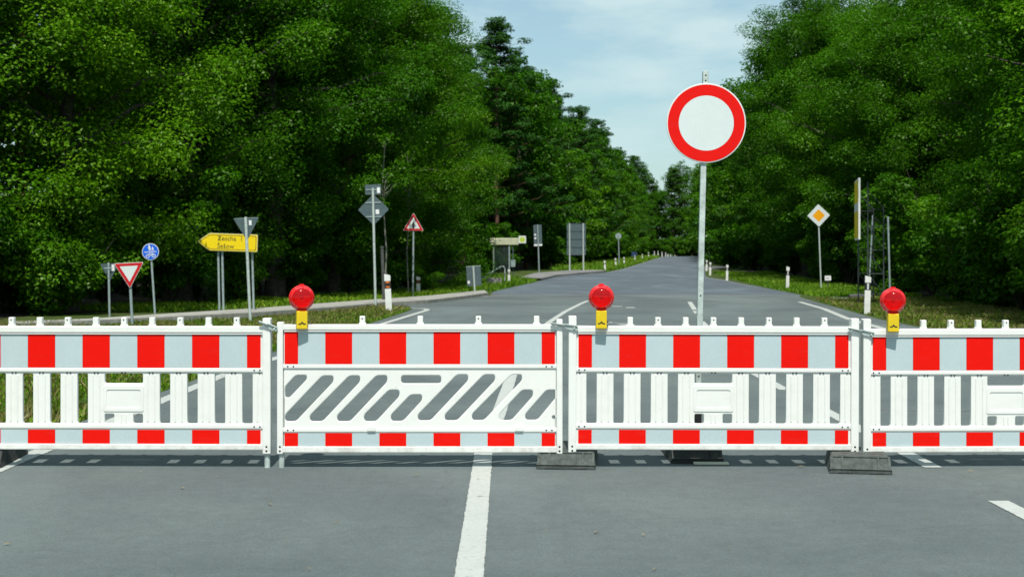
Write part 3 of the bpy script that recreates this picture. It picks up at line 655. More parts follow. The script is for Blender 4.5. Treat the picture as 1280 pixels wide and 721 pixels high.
# diamond seen from behind with an oblong plate on top
t, s_, H = sign_root('priority_sign', (469.5, 385), 466, 236, 'grey back of a diamond sign with a small oblong plate above it')
pole(t, H, .036, 'galv'); r = 19.5 / s_; zc = (385 - 262) / s_
pl, T = plate(t, rounded([(0, -r), (r, 0), (0, r), (-r, 0)], .03), 'alu_back', R(-2), zc, y=.05, thick=.01)
m = MB(); m.box(.03, .13, -.008, -.005, -.13, .0, mat=T @ Matrix.Translation((.03, 0, 0))); m.build('sticker', M['stickers'], pl)
for dz in (-.20, .20): m = MB(); m.box(-r * .5, r * .5, -.022, -.006, dz - .014, dz + .014, mat=T); m.build('clamp', M['alu_edge'], pl)
w2 = 10 / s_; h2 = 6.3 / s_; z2 = (385 - 237) / s_; pl2, T2 = plate(t, rounded(rect(-w2, w2, -h2, h2), .03), 'alu_back', R(-2), z2, y=.05, thick=.01)
m = MB(); m.box(-w2 * .9, w2 * .5, -.022, -.006, -.012, .012, mat=T2); m.build('clamp', M['alu_edge'], pl2)
m = MB(); m.box(w2 * .5, w2 * .88, -.010, -.008, -.1, .06, mat=T2); m.build('sticker', M['stickers'], pl2)
# warning triangle with arrow
t, s_, H = sign_root('warning_sign', (516, 373), 517, 270, 'red-edged white warning triangle with a black arrow and crossbar')
pole(t, H - .15, .032); a = 26 / s_; z = (373 - 281) / s_; pl, T = plate(t, tri(a), 'sign_rim', 0, z)
face(pl, 'red_border', 'dull_red', tri(a * .96, True, .03), [tri(a * .64, True, .015)], T); face(pl, 'white_field', 'sign_white', tri(a * .635, True, .015), (), T, .0078)
q = a / .7; m = MB(); m.shape([(x * q, z_ * q) for x, z_ in ((-.035, -.14), (.035, -.14), (.035, -.03), (.075, -.035), (0, .13), (-.075, -.035), (-.035, -.03))], (), .002, 0, y=-.0105, mat=T); m.box(-.10 * q, .10 * q, -.0115, -.0095, -.068 * q, -.045 * q, mat=T)
m.build('black_arrow', M['sign_black'], pl)
# old dark post with a slack cable
t, s_, H = sign_root('old_post', (480, 378), 477.5, 309, 'old dark post with a slack strap behind the roadside post', 'post')
m = MB(); m.tube((0, 0, -.05), (0, 0, H), .055, .05, 12); m.tube((0, 0, H - .02), (0, 0, H + .03), .065, n=12); m.build('shaft', M['post_dark'], t)
m = MB(); m.path([(.05, -.05, H - .75), (.10, -.06, H - 1.0), (.16, -.06, H - 1.3), (.12, -.06, 1.0), (.06, -.06, .4)], [.025, .03, .03, .02, .02], 6); m.build('strap', M['post_dark'], t)
# grey square back on low post
t, s_, H = sign_root('low_sign', (593.5, 366), 591.5, 333, 'low grey square sign back on a single post at the kerb end')
pole(t, H, .04, 'galv'); w2 = 9 / s_; h2 = 12.5 / s_; pl, T = plate(t, rounded(rect(-w2, w2, -h2, h2), .04), 'alu_back', 0, H - h2 + .02, y=.055, thick=.02)
m = MB(); m.box(-w2, w2, -.02, -.008, h2 - .03, h2 - .0, mat=T); m.build('edge_rail', M['alu_edge'], pl)
m = MB(); m.box(-w2 * .9, -w2 * .6, -.012, -.010, -h2 * .75, -h2 * .45, mat=T); m.build('sticker', M['stickers'], pl)
p = g(595, 363.5); t = thing('hydrant_marker', p, 'short red and white marker post behind the low grey sign', 'marker post')
m = MB(); m.box(-.06, .06, -.03, .03, 0, .14, 1, .006); m.box(-.065, .065, -.035, .035, .13, .27, 0, .01); m.build('marker_post', [M['dull_red'], M['post_white']], t)
# tall narrow back
t, s_, H = sign_root('bus_stop_board', (674, 343), 672, 281, 'tall narrow grey sign back on one post right of the shelter')
pole(t, H, .045); w2 = 5.2 / s_; h2 = 13.3 / s_; pl, T = plate(t, rounded(rect(-w2, w2, -h2, h2), .04), 'alu_back', R(10), H - h2, y=.07, thick=.03)
m = MB(); m.box(-w2, w2, -.02, -.015, -h2 * .98, -h2 * .82, mat=T); m.build('sticker', M['stickers'], pl)
for zz in (.35, .02): m = MB(); m.box(-w2 * .85, -w2 * .4, -.02, -.016, h2 * (zz - .35), h2 * (zz - .2), mat=T); m.build('sticker', M['stickers'], pl)
# big board back
p = g(720.5, 340); s_ = FPX / p.y; H = (340 - 279) / s_; t = thing('advance_direction_board', p, 'large grey board back with horizontal rails on two posts', 'road sign')
w2 = 11.8 / s_; h2 = 20 / s_; zc = H - h2; pl, T = plate(t, rounded(rect(-w2, w2, -h2, h2), .05), 'alu_back', 0, zc, y=.09, thick=.04)
m = MB()
for q in (-.98, -.5, 0, .5, .98): m.box(-w2, w2, -.04, -.02, h2 * q - .02, h2 * q + .02, mat=T)
m.build('rail', simple('dark grey rail', (.05, .07, .08), .5), pl)  # rails in a darker grey than the board back
for dx in (712.2, 729.3): m = MB(); x = (dx - 720.5) / s_; m.tube((x, 0, -.1), (x - .02, 0, H), .055, n=10); m.build('post', M['galv'], t)
# small round sign far left, from behind
t, s_, H = sign_root('round_sign', (774, 334), 773, 292, 'small grey round sign back on the far left verge')
pole(t, H, .05); pl, T = plate(t, circle(3.7 / s_, 28), 'alu_edge', 0, H - 3 / s_, y=.07)
# round end-of-limit sign on the right
t, s_, H = sign_root('round_sign', (887, 333), 885, 294, 'small round pale sign with a grey diagonal band, far right of the road')
pole(t, H, .04, 'post_dark'); r = 3.7 / s_; pl, T = plate(t, circle(r, 28), 'sign_white', 0, H - 3 / s_)
m = MB(); m.box(-r * .8, r * .8, -.012, -.009, -r * .14, r * .14, mat=T @ Matrix.Rotation(R(-45), 4, 'Y')); m.build('diagonal_band', M['alu_back'], pl)
# tiny far sign beyond the crest and a low blue board
t = thing('round_sign', ((866 - 640) / FPX * 285, 285, gz(285)), 'tiny reddish sign where the road vanishes over the crest', 'road sign')
H = 1.5 + 2.2 / FPX * 285 - gz(285); pole(t, H, .04); pl, T = plate(t, circle(.27, 20), 'sign_rim', 0, H); face(pl, 'red_ring', 'dull_red', circle(.25, 20), [circle(.12, 16)], T)
p = g(807, 325); s_ = FPX / p.y; t = thing('info_board', (p.x - .8, p.y + 8, p.z), 'small dark blue board low among the far left roadside posts', 'sign')
m = MB(); m.shape(rounded(rect(-.36, .36, .5, 1.1), .05), (), .03, .004); m.build('sign_plate', simple('dark blue board', (.02, .05, .12), .5), t)
for sx in (-.25, .25): m = MB(); m.tube((sx, .04, -.05), (sx, .04, 1.05), .03, n=8); m.build('post', M['galv_post'], t)
# priority diamond on the right
t, s_, H = sign_root('priority_sign', (1026.5, 364), 1022.7, 262, 'yellow diamond with white border on a slim post at the right verge')
pole(t, H, .032, 'galv'); r = 14.2 / s_; zc = (364 - 269.5) / s_; dia = lambda q: rounded([(0, -q), (q, 0), (0, q), (-q, 0)], .03)
pl, T = plate(t, dia(r), 'sign_rim', 0, zc); face(pl, 'white_border', 'sign_white', dia(r * .985), [dia(r * .56)], T); face(pl, 'amber_field', 'amber', dia(r * .555), (), T, .0078)
# small white plate on a short post
t, s_, H = sign_root('hydrant_sign', (1035, 363), 1034.6, 347, 'small cream plate on a short post right of the yellow diamond')
m = MB(); m.tube((0, 0, -.05), (0, 0, H), .02, n=8); m.build('pole', M['post_dark'], t); pl, T = plate(t, rounded(rect(-3.9 / s_, 3.9 / s_, -2.9 / s_, 2.9 / s_), .01), 'stickers', 0, H - .02)
m = MB()
m.box(-.07, .05, -.010, -.008, -.012, .015, mat=T)
m.build('marks', M['alu_back'], pl)
# tall yellow board edge-on with its lattice masts
p = g(1077.5, 381); s_ = FPX / p.y; t = thing('advance_direction_board', (p.x, p.y, 0), 'tall yellow board seen almost edge-on, braced by steel lattice masts', 'road sign')
H = 1.5 + (HOR - 225) / s_; zb_ = 1.5 + (HOR - 300) / s_
T = Matrix.Translation((-.14, 0, 0)) @ Matrix.Rotation(R(78.7), 4, 'Z')
m = MB(); m.box(-1.1, 1.1, -.03, .03, zb_, H, 0, .01, mat=T); 
pl = m.build('sign_board', M['sign_rim'], t)
m = MB(); m.box(-1.07, 1.07, .031, .034, zb_ + .05, H - .05, 0, mat=T); m.box(-1.07, 1.07, .0345, .036, zb_ + .85, zb_ + 1.10, 1, mat=T); m.build('yellow_face', [M['sign_yellow'], M['sign_white']], pl)
for yy, xo in ((-.75, 0), (.75, .10)):
    m = MB(); x0 = -.02 + xo; x1 = .45 + xo; zt = 1.5 + (HOR - 259) / s_
    m.tube((x0, yy, -.1), (x0, yy, H - .1), .022, n=8); m.tube((x1, yy, -.1), (x1, yy, zt), .022, n=8)
    hz = [.35, .95, 1.65, 2.35, zt - .1]
    for a_, b_ in zip(hz, hz[1:]): m.tube((x0, yy, b_), (x1, yy, a_), .010, n=6)
    for a_ in hz: m.tube((x0, yy, a_), (x1, yy, a_), .012, n=6)
    m.tube((x0, yy, H - .35), (x1, yy, zt - .05), .014, n=6); m.build('lattice_mast', M['lattice'], t)
# narrow sign turned sideways behind the lattice
t, s_, H = sign_root('side_turned_sign', (1085.5, 374), 1091, 268, 'narrow bluish sign turned sideways on a leaning post behind the lattice')
pole(t, H - .05, .026); pl, T = plate(t, tri(.62, False), 'galv_post', R(72), H - .35)
t, s_, H = sign_root('steel_pole', (1113, 384), 1110, 272, 'bare slim steel pole left of the dark trees on the right', 'pole')
m = MB(); m.tube((0, 0, -.05), (0, 0, H), .028, n=12); m.tube((0, 0, H), (0, 0, H + .02), .033, .025, n=12); m.build('shaft', M['galv_post'], t)
# dark log lying beside the crossing path
p = g(1074, 373.5); m = MB(); m.path([(-.35, 0, .08), (-.1, .02, .09), (.2, -.02, .08), (.45, .03, .07)], [.07, .09, .085, .06], 8); o = m.build('fallen_log', M['post_dark']); o.location = p; tag(o, 'short dark log lying by the foot of the yellow board', 'log')

# ------------------------------------------------------------------ bus shelter, handrail, wall
p = g(626, 346.5); s_ = FPX / p.y; t = thing('bus_shelter', (p.x, p.y, p.z), 'small glass bus shelter with cream fascia and square stop sign', 'bus shelter')
X = lambda px: (px - 626) / s_; Z = lambda py: 1.5 - (py - HOR) / s_ - p.z
m = MB(); m.box(X(612), X(648), -.1, 1.5, Z(306), Z(298), 0, .02); m.box(X(612) + .05, X(648) - .05, -.05, 1.45, Z(298), Z(298) + .03, 0); m.build('roof', M['shelter_beam'], t)
for x, yy in ((617, 0), (636.6, 0), (617, 1.35), (636.6, 1.35)): m = MB(); m.box(X(x) - .04, X(x) + .04, yy - .04, yy + .04, 0, Z(305), 0, .006); m.build('post', simple('sage green frame', (.16, .22, .16), .5) if x == 617 and yy == 0 else M['galv_post'], t)
m = MB(); m.box(X(617) + .05, X(636.6) - .05, 1.34, 1.352, .25, Z(308)); m.build('rear_pane', M['glass'], t)
m = MB(); m.box(X(617) - .006, X(617) + .006, .06, 1.29, .25, Z(308)); m.build('side_pane', M['glass'], t)
m = MB(); m.box(X(620), X(634), 1.0, 1.28, .42, .47, 0, .01); m.box(X(622), X(623), 1.05, 1.2, 0, .42); m.box(X(631), X(632), 1.05, 1.2, 0, .42); m.build('bench', M['post_dark'], t)
m = MB(); q = 4.6 / s_; T = Matrix.Translation((X(652.8), -.16, Z(299.5))); m.shape(rounded(rect(-q, q, -q, q), .03), (), .05, .004, mat=T); sg_ = m.build('stop_sign', M['sign_rim'], t)
m = MB(); m.shape(circle(q * .72, 28), (), .003, 0, y=-.027, mat=T); m.build('lime_disc', M['green'], sg_)
p = g(641.3, 346.5); t = thing('litter_bin', p, 'grey litter bin on a slim pole right of the shelter', 'litter bin')
m = MB(); m.tube((0, 0, 0), (0, 0, 2.1), .03, n=8); m.build('pole', M['alu_back'], t); m = MB(); m.box(-.14, .14, -.2, -.02, .62, 1.0, 0, .04, 3); m.box(-.15, .15, -.21, -.01, 1.0, 1.05, 0, .01); m.build('bin_body', M['galv_post'], t)
p0 = g(617, 358.5); s_ = FPX / p0.y; t = thing('concrete_wall', p0, 'low pale concrete step wall below the bus shelter', 'wall'); X = lambda px: (px - 617) / s_; Zq = lambda py: 1.5 - (py - HOR) / s_
m = MB(); m.box(X(609), X(612), 0, 1.6, -.2, Zq(348), 0, .01); m.box(X(612), X(627), .2, .4, -.2, Zq(347.5), 0, .01); m.build('wall_body', M['concrete'], t)
t = thing('handrail', p0, 'thin steel handrail rising beside the bus shelter steps', 'handrail')
m = MB(); m.path([(X(597), .1, Zq(352)), (X(612), .15, Zq(342)), (X(627), .3, Zq(333.2)), (X(629.5), .3, Zq(333.5)), (X(631), .3, Zq(336)), (X(631), .3, Zq(352))], [.028] * 6, 8); m.path([(X(600), .1, Zq(352)), (X(600), .1, 0)], [.025] * 2, 8)
m.build('rail', M['galv'], t)

# ------------------------------------------------------------------ delineator posts
def delineator(loc, label, H=1.0, kind='black', wd=.12, lean=0, yaw=0):
    t = thing('roadside_post', loc, label, 'roadside post', 'white roadside posts', (0, lean, yaw))
    m = MB(); hw = wd / 2
    def seg(z0, z1, mi, sl=0):
        m.add([(-hw, -.05, z0), (hw, -.05, z0), (hw * .8, .05, z0), (-hw * .8, .05, z0), (-hw, -.05, z1), (hw, -.05, z1 - sl), (hw * .8, .05, z1 - sl), (-hw * .8, .05, z1)],
              [[3, 2, 1, 0], [0, 1, 5, 4], [1, 2, 6, 5], [2, 3, 7, 6], [3, 0, 4, 7], [4, 5, 6, 7]], mi)
    seg(-.05, H * .62, 0); seg(H * .62, H * .82, 1); seg(H * .82, H, 0, .035)
    m.build('shaft', [M['post_white'], M['dark'] if kind != 'white' else M['dark']], t)
    m = MB()
    if kind == 'orange':
        for z in (.645, .765): m = MB(); m.box(-.05, .05, -.058, -.049, H * z, H * (z + .035), 0, .003, 1); m.build('reflector', M['orange'], t)
    else:
        m.box(-.022, .022, -.058, -.049, H * .64, H * .80, 0, .003, 1); m.build('reflector', M['refl'], t)
    return t
def dl(px, py, top, label, **k):
    p = g(px, py); return delineator(p, label, (py - top) / (FPX / p.y), **k)
dl(486.5, 390.5, 342.5, 'white roadside post with orange reflectors beside the grey diamond sign', kind='orange', wd=.16, lean=-.05)
dl(523, 369, 345.5, 'white roadside post half hidden by plants behind the warning triangle', kind='orange', wd=.15)
dl(636.3, 354.5, 336.5, 'white roadside post on the grass before the bus shelter')
lp = [(756.3, 339.6, 325.6), (769.8, 335.2, 322.5), (780.3, 332, 321.2), (793.6, 327.8, 319), (802.8, 325, 317.2), (810.6, 323.2, 315.4)]
ordn = ['first', 'second', 'third', 'fourth', 'fifth', 'sixth']
for i, q in enumerate(lp): dl(*q, f'white roadside post, {ordn[i]} on the left verge counted from the large grey board', lean=-.04 if i < 3 else 0)
for i, (px, Y) in enumerate([(818, 236), (822.5, 244), (827.5, 250), (832, 258), (834.8, 268), (838.2, 280), (843.5, 292)]):
    top = [314, 314, 314.6, 315.6, 317.2, 318, 319][i]; x = (px - 640) / FPX * Y; z = 1.5 - (top - HOR) / FPX * Y
    delineator((x, Y, gz(Y)), ['roadside post just before the far crest, left side', 'second roadside post at the far crest, left side', 'third roadside post at the far crest, left side', 'fourth roadside post at the far crest, half sunk behind the road', 'fifth tiny roadside post beyond the far crest', 'sixth tiny roadside post beyond the far crest', 'farthest tiny roadside post beyond the crest, left side'][i], max(.55, z - gz(Y)), wd=.17)
for q, l_ in (((880.4, 325.5, 314), 'farthest white roadside post right of the sign pole'), ((883, 338.6, 325), 'white roadside post just right of the sign pole, second of that cluster'), ((887.4, 344, 327.7), 'white roadside post nearest in the cluster right of the sign pole'), ((908.5, 350.5, 330.7), 'white roadside post before the small grey side path on the right'), ((984, 362.5, 333), 'white roadside post left of the yellow diamond sign'), ((1083.3, 392.3, 344.5), 'white roadside post at the foot of the lattice masts')):
    dl(*q, l_, lean=.03, wd=.13 if q[0] < 1000 else .15)

# ------------------------------------------------------------------ vegetation
def leaf_mesh(name, P, N, sizeL, sizeW, mat, rng, mats2=None, fold=.18):
    """one folded rhombic leaf per point P with normal N"""
    n = len(P); N = N / np.linalg.norm(N, axis=1, keepdims=True)
    t = rng.normal(size=(n, 3)); t -= (t * N).sum(1, keepdims=True) * N; t /= np.linalg.norm(t, axis=1, keepdims=True)
    b = np.cross(N, t); L = (sizeL * rng.uniform(.7, 1.25, n))[:, None]; W_ = (sizeW * rng.uniform(.7, 1.25, n))[:, None]
    V = np.empty((n, 4, 3)); V[:, 0] = P - t * L / 2; V[:, 2] = P + t * L / 2 - N * L * .15
    V[:, 1] = P + b * W_ / 2 + N * W_ * fold; V[:, 3] = P - b * W_ / 2 + N * W_ * fold
    me = bpy.data.meshes.new(name); me.vertices.add(4 * n); me.vertices.foreach_set('co', V.reshape(-1).astype(np.float32))
    me.loops.add(4 * n); me.loops.foreach_set('vertex_index', np.arange(4 * n, dtype=np.int32))
    me.polygons.add(n); me.polygons.foreach_set('loop_start', np.arange(0, 4 * n, 4, dtype=np.int32)); me.polygons.foreach_set('loop_total', np.full(n, 4, dtype=np.int32))
    me.materials.append(mat); me.update(calc_edges=True)
    a = me.attributes.new('rnd', 'FLOAT', 'FACE'); return me, a
def crown(name, C, Rd, n, sL, sW, mat, seed, flat=.6, up=.9, shade=None):
    rng = np.random.default_rng(seed); C = np.array(C); Rd = np.array(Rd)
    w_ = Rd ** 2; idx = rng.choice(len(C), n, p=w_ / w_.sum())
    u = rng.normal(size=(n, 3)); u /= np.linalg.norm(u, axis=1, keepdims=True)
    r = Rd[idx] * (.35 + .65 * rng.random(n) ** .45) * rng.uniform(.85, 1.15, n)
    P = C[idx] + u * r[:, None] * np.array([1, 1, flat])
    N = u * np.array([.7, .7, .5]) + np.array([0, 0, up]) + rng.normal(size=(n, 3)) * .33
    me, a = leaf_mesh(name, P, N, sL, sW, mat, rng)
    cv = rng.random(len(C)); val = np.clip(.45 * cv[idx] + .55 * rng.random(n), 0, 1)
    a.data.foreach_set('value', val.astype(np.float32)); return me
def add_crown(me, t, name='crown'):
    o = bpy.data.objects.new(name, me); COL.objects.link(o); o.parent = t; return o
def limb_pts(p0, p1, rng, sag=.15, n=4):
    p0 = np.array(p0, float); p1 = np.array(p1, float); L = np.linalg.norm(p1 - p0); r = []
    for i in range(n + 1):
        s_ = i / n; q = p0 * (1 - s_) + p1 * s_; q = q + np.array([0, 0, sag * L * math.sin(math.pi * s_) * .5]) + rng.normal(size=3) * L * .025 * (0 < i < n); r.append(q)
    return r
PROTO = {}
def broadleaf(key, H, rad, low, nleaf, sL, sW, seed, mat='leaf', bark='bark', nl=26):
    rng = np.random.default_rng(seed); t = thing('broadleaf_tree', (0, 0, -50), 'x', 'tree'); m = MB()
    tp = [np.array([0, 0, -.2])]; hs = np.linspace(0, H * .93, 8)
    for h in hs[1:]: tp.append(np.array([rng.normal() * .12 * h / 4, rng.normal() * .12 * h / 4, h]))
    r0 = .017 * H + .03; m.path(tp, [r0 * (1.25 if i == 0 else 1 - .88 * i / 7) for i in range(8)], 9)
    C = []; Rd = []
    ga = rng.random() * 6.28
    for i in range(nl):
        f = (i + .5) / nl; hb = low + (H * .93 - low) * f ** .9
        prof = math.sin(math.pi * min(1, (.22 + .78 * f)) ** 1.15) ** .7 if f < .98 else .25
        L = rad * max(.25, prof) * rng.uniform(.72, 1.18); ga += 2.4 + rng.normal() * .3
        base = np.array([np.interp(hb * .85, hs, [p[0] for p in tp]), np.interp(hb * .85, hs, [p[1] for p in tp]), hb * .85])
        end = np.array([math.cos(ga) * L, math.sin(ga) * L, hb + L * rng.uniform(-.05, .38) * (.4 + f)])
        pts = limb_pts(base, end, rng); rr = .035 + .018 * L * (1 - f * .5)
        m.path(pts, [rr, rr * .75, rr * .5, rr * .3, .012], 5)
        for s_ in (.28, .5, .72, .9, 1.02):
            q = base * (1 - s_) + end * s_
            for _ in range(2 if s_ < .9 else 3):
                C.append(q + rng.normal(size=3) * np.array([.5, .5, .36]) * rad * .22); Rd.append(rng.uniform(.42, .95) * rad / 3.6 * (1.1 if s_ < .8 else .9))
    for _ in range(7): C.append(np.array([rng.normal() * .4, rng.normal() * .4, H - rng.random() * 1.3])); Rd.append(rng.uniform(.4, .7) * rad / 3.6)
    m.build('trunk', M[bark], t); add_crown(crown(key, C, Rd, nleaf, sL, sW, M[mat], seed + 1), t)
    PROTO[key] = [t, False]
def pine(key, H, rad, low, nleaf, sL, sW, seed):
    rng = np.random.default_rng(seed); t = thing('pine_tree', (0, 0, -50), 'x', 'tree'); m = MB()
    m.path([(0, 0, -.2), (.05, 0, H * .3), (-.05, .06, H * .6), (0, 0, H * .97)], [.20, .16, .11, .02], 9); C = []; Rd = []
    h = low
    while h < H - .4:
        f = (h - low) / (H - low); nb = rng.integers(4, 6); a0 = rng.random() * 6.28
        for j in range(nb):
            L = rad * (1 - f) ** .55 * rng.uniform(.35, 1.3) + .3; a = a0 + j * 6.28 / nb + rng.normal() * .25
            end = np.array([math.cos(a) * L, math.sin(a) * L, h + L * rng.uniform(.15, .42)])
            m.path(limb_pts((0, 0, h), end, rng, -.1), [.045, .035, .026, .018, .01], 4)
            for s_ in (.45, .65, .82, 1.0):
                C.append(np.array([0, 0, h]) * (1 - s_) + end * s_ + rng.normal(size=3) * .24); Rd.append(rng.uniform(.25, .58) * (.75 + .25 * rad / 2.6))
        h += rng.uniform(.55, .85)
    for q in range(4): C.append(np.array([0, 0, H - q * .32])); Rd.append(.18 + .06 * q)
    m.build('trunk', M['bark_pine'], t); add_crown(crown(key, C, Rd, nleaf, sL, sW, M['needle'], seed + 1, flat=.42, up=1.1), t); PROTO[key] = [t, False]
def bush(key, H, rad, nleaf, sL, seed, mat='leaf'):
    rng = np.random.default_rng(seed); t = thing('forest_shrub', (0, 0, -50), 'x', 'shrub'); m = MB(); C = []; Rd = []
    for i in range(9):
        a = i * 2.4; L = rad * rng.uniform(.35, .9); e = np.array([math.cos(a) * L, math.sin(a) * L, H * rng.uniform(.45, .95)])
        m.path(limb_pts((0, 0, -.1), e, rng, .1), [.035, .028, .02, .014, .006], 5)
        for s_ in (.3, .5, .7, .9, 1.0): C.append(e * s_ + rng.normal(size=3) * .25 * rad / 1.8); Rd.append(rng.uniform(.3, .62) * rad / 1.8)
    m.build('stem', M['bark'], t); add_crown(crown(key, C, Rd, nleaf, sL, sL * .62, M[mat], seed + 1), t, 'foliage'); PROTO[key] = [t, False]
def sapling(key, H, seed):
    rng = np.random.default_rng(seed); t = thing('young_tree', (0, 0, -50), 'x', 'tree'); m = MB(); m.path([(0, 0, -.1), (.08, 0, H * .3), (-.06, .05, H * .7), (.05, 0, H)], [.032, .028, .02, .008], 7); C = []; Rd = []
    for i in range(16):
        a = i * 2.4; h = H * rng.uniform(.5, 1); L = rng.uniform(.3, 1.1); e = np.array([math.cos(a) * L, math.sin(a) * L, h + .2]); m.path(limb_pts((0, 0, h - .3), e, rng), [.015, .012, .01, .008, .004], 4); C += [e, e * .8 + np.array([0, 0, h * .2])]; Rd += [.4, .3]
    m.build('trunk', M['bark_pale'], t); add_crown(crown(key, C, Rd, 1300, .12, .075, M['leaf'], seed), t); PROTO[key] = [t, False]

broadleaf('bA', 15.5, 4.0, 1.4, 92000, .112, .076, 11, nl=34)
broadleaf('bB', 17.0, 3.8, 1.8, 95000, .108, .072, 23, nl=36)
broadleaf('bC', 14.0, 4.2, 1.0, 92000, .120, .080, 37, 'leaf_light', nl=34)
broadleaf('bD', 13.0, 3.6, .8, 84000, .105, .070, 41, nl=32)
broadleaf('fA', 16.5, 3.9, 1.6, 17000, .26, .18, 53, nl=22)
broadleaf('fB', 14.5, 3.9, 1.0, 17000, .26, .18, 67, nl=22)
broadleaf('fC', 12.0, 3.5, .8, 15000, .25, .17, 71, 'leaf_light', nl=20)
pine('pA', 17.5, 2.9, 5.5, 46000, .19, .045, 83)
pine('pB', 16.0, 3.1, 4.5, 46000, .19, .045, 97)
pine('qA', 17.5, 3.3, 3.8, 26000, .28, .075, 101)
pine('qB', 16.0, 3.0, 3.0, 24000, .28, .075, 107)
bush('sA', 3.6, 2.0, 13000, .13, 113); bush('sB', 2.6, 1.9, 11000, .12, 127, 'leaf_light'); bush('sC', 4.6, 2.2, 15000, .14, 131); bush('sF', 4.2, 2.4, 5000, .27, 137)
sapling('yA', 5.5, 139)
rs = random.Random(77)
def plant(key, x, y, label, group=None, s=1.0, sz=None):
    rot = (0, 0, rs.uniform(0, 6.28)); loc = (x, y, gz(y)); sc_ = (s, s, sz or s * rs.uniform(.94, 1.06)); P = PROTO[key]
    if not P[1]:
        P[1] = True; t = P[0]; t.location = loc; t.rotation_euler = rot; t.scale = sc_; t['label'] = label
        if group: t['group'] = group
        return t
    r = copy_thing(P[0], loc, rot, label, group, sc_)
    if not group and 'group' in r: del r['group']
    return r
def along(poly, step, jit, off=0):
    P = [Vector(p) for p in poly]; res = []; carry = 0
    for a, b in zip(P, P[1:]):
        d = b - a; L = d.length; d.normalize(); nn = Vector((-d.y, d.x)); s_ = carry
        while s_ < L: q = a + d * s_ + nn * off; res.append((q.x + rs.uniform(-jit, jit), q.y + rs.uniform(-jit, jit))); s_ += step
        carry = s_ - L
    return res
words = ['first', 'second', 'third', 'fourth', 'fifth', 'sixth', 'seventh', 'eighth', 'ninth', 'tenth', 'eleventh', 'twelfth', 'thirteenth', 'fourteenth', 'fifteenth', 'sixteenth', 'seventeenth', 'eighteenth', 'nineteenth', 'twentieth', 'twenty-first', 'twenty-second', 'twenty-third', 'twenty-fourth', 'twenty-fifth', 'twenty-sixth', 'twenty-seventh', 'twenty-eighth', 'twenty-ninth', 'thirtieth', 'thirty-first', 'thirty-second', 'thirty-third', 'thirty-fourth', 'thirty-fifth', 'thirty-sixth', 'thirty-seventh', 'thirty-eighth', 'thirty-ninth', 'fortieth', 'forty-first', 'forty-second', 'forty-third', 'forty-fourth', 'forty-fifth', 'forty-sixth']
def px_of(x, y): return 640 + FPX * x / y
# --- left forest, near part: individually placed front row
near_left = [('bC', -15.2, 33.5, 1.0, 'light green leafy tree at the left photo edge'), ('bC', -11.9, 36.5, .93, 'bright green broadleaf tree above the yield triangle'), ('bA', -10.3, 42.5, 1.0, 'dark broadleaf tree rising behind the round blue sign'),
             ('bB', -7.9, 45.5, 1.0, 'leafy tree directly behind the yellow direction sign'), ('bD', -6.6, 50.5, 1.0, 'broadleaf tree behind the left red warning lamp'), ('bA', -5.6, 55.5, .92, 'broadleaf tree behind the grey diamond sign'),
             ('bD', -4.3, 62.0, 1.0, 'leafy tree rising behind the warning triangle'), ('bC', -4.9, 70.5, .85, 'yellowish green tree between the warning triangle and the low grey sign'), ('bB', -5.6, 78.5, .95, 'tall leafy tree behind the low grey sign'), ('bA', -5.0, 90.0, .9, 'broadleaf tree left of the bus shelter')]
for kx, x, y, s_, lb in near_left: plant(kx, x, y, lb, s=s_)
row2 = [(-19, 39), (-15.3, 42.5), (-12.3, 47.5), (-9.8, 52), (-8.3, 58), (-7.3, 64), (-7, 71), (-6.6, 79), (-6.2, 88)]
for i, (x, y) in enumerate(row2): plant(['pB', 'pA', 'bB', 'pA', 'bB', 'pB', 'pA', 'bA', 'pB'][i], x, y, f'forest tree in the dim second row on the left, {words[i]} from the left edge', s=1.08)
row3 = [(-24, 45), (-19.5, 49), (-16, 54), (-13, 59), (-11.5, 66), (-10.5, 74), (-10, 83), (-9.5, 93)]
for i, (x, y) in enumerate(row3): plant(['bB', 'pA', 'bA', 'pB', 'bB', 'pA', 'bB', 'pA'][i], x, y, 'tall tree standing deep inside the left forest', 'hidden trees deep in the left forest', s=1.18)
# tall reddish pine seen among the leafy trees
plant('pA', -6.4, 53.5, 'tall pine with reddish trunk above the grey diamond sign', s=1.05)
# --- left forest along the far road
lineL = [(-1.5, 98), (.3, 106), (3.6, 118), (7.0, 140), (13, 182), (20.0, 235), (25.5, 280), (30, 310)]
hs_ = {0: 1.0}
for i, (x, y) in enumerate(along(lineL, 5.6, .7)):
    k_ = ['qA', 'fB', 'qB', 'fA', 'qA', 'fC', 'qB'][i % 7]
    plant(k_, x, y, f'{"pine" if k_[0] == "q" else "leafy tree"} beside the far road, {words[i]} on the left counted from the bus shelter', s=rs.uniform(1.0, 1.06) if i < 3 else rs.uniform(.87, .93))
for i, (x, y) in enumerate(along(lineL, 6.6, .8, 4.6)): plant(['qB', 'qA', 'fA', 'qA'][i % 4], x, y, 'tall conifer or leafy tree in the second row left of the far road', 'second row trees left of the far road', s=rs.uniform(1.02, 1.1) if i < 2 else rs.uniform(.92, .99))
for i, (x, y) in enumerate(along(lineL, 9, 1.0, 10)): plant(['qA', 'fA', 'qB'][i % 3], x, y, 'tree standing deep behind the left roadside rows', 'hidden trees deep in the left forest', s=1.05)
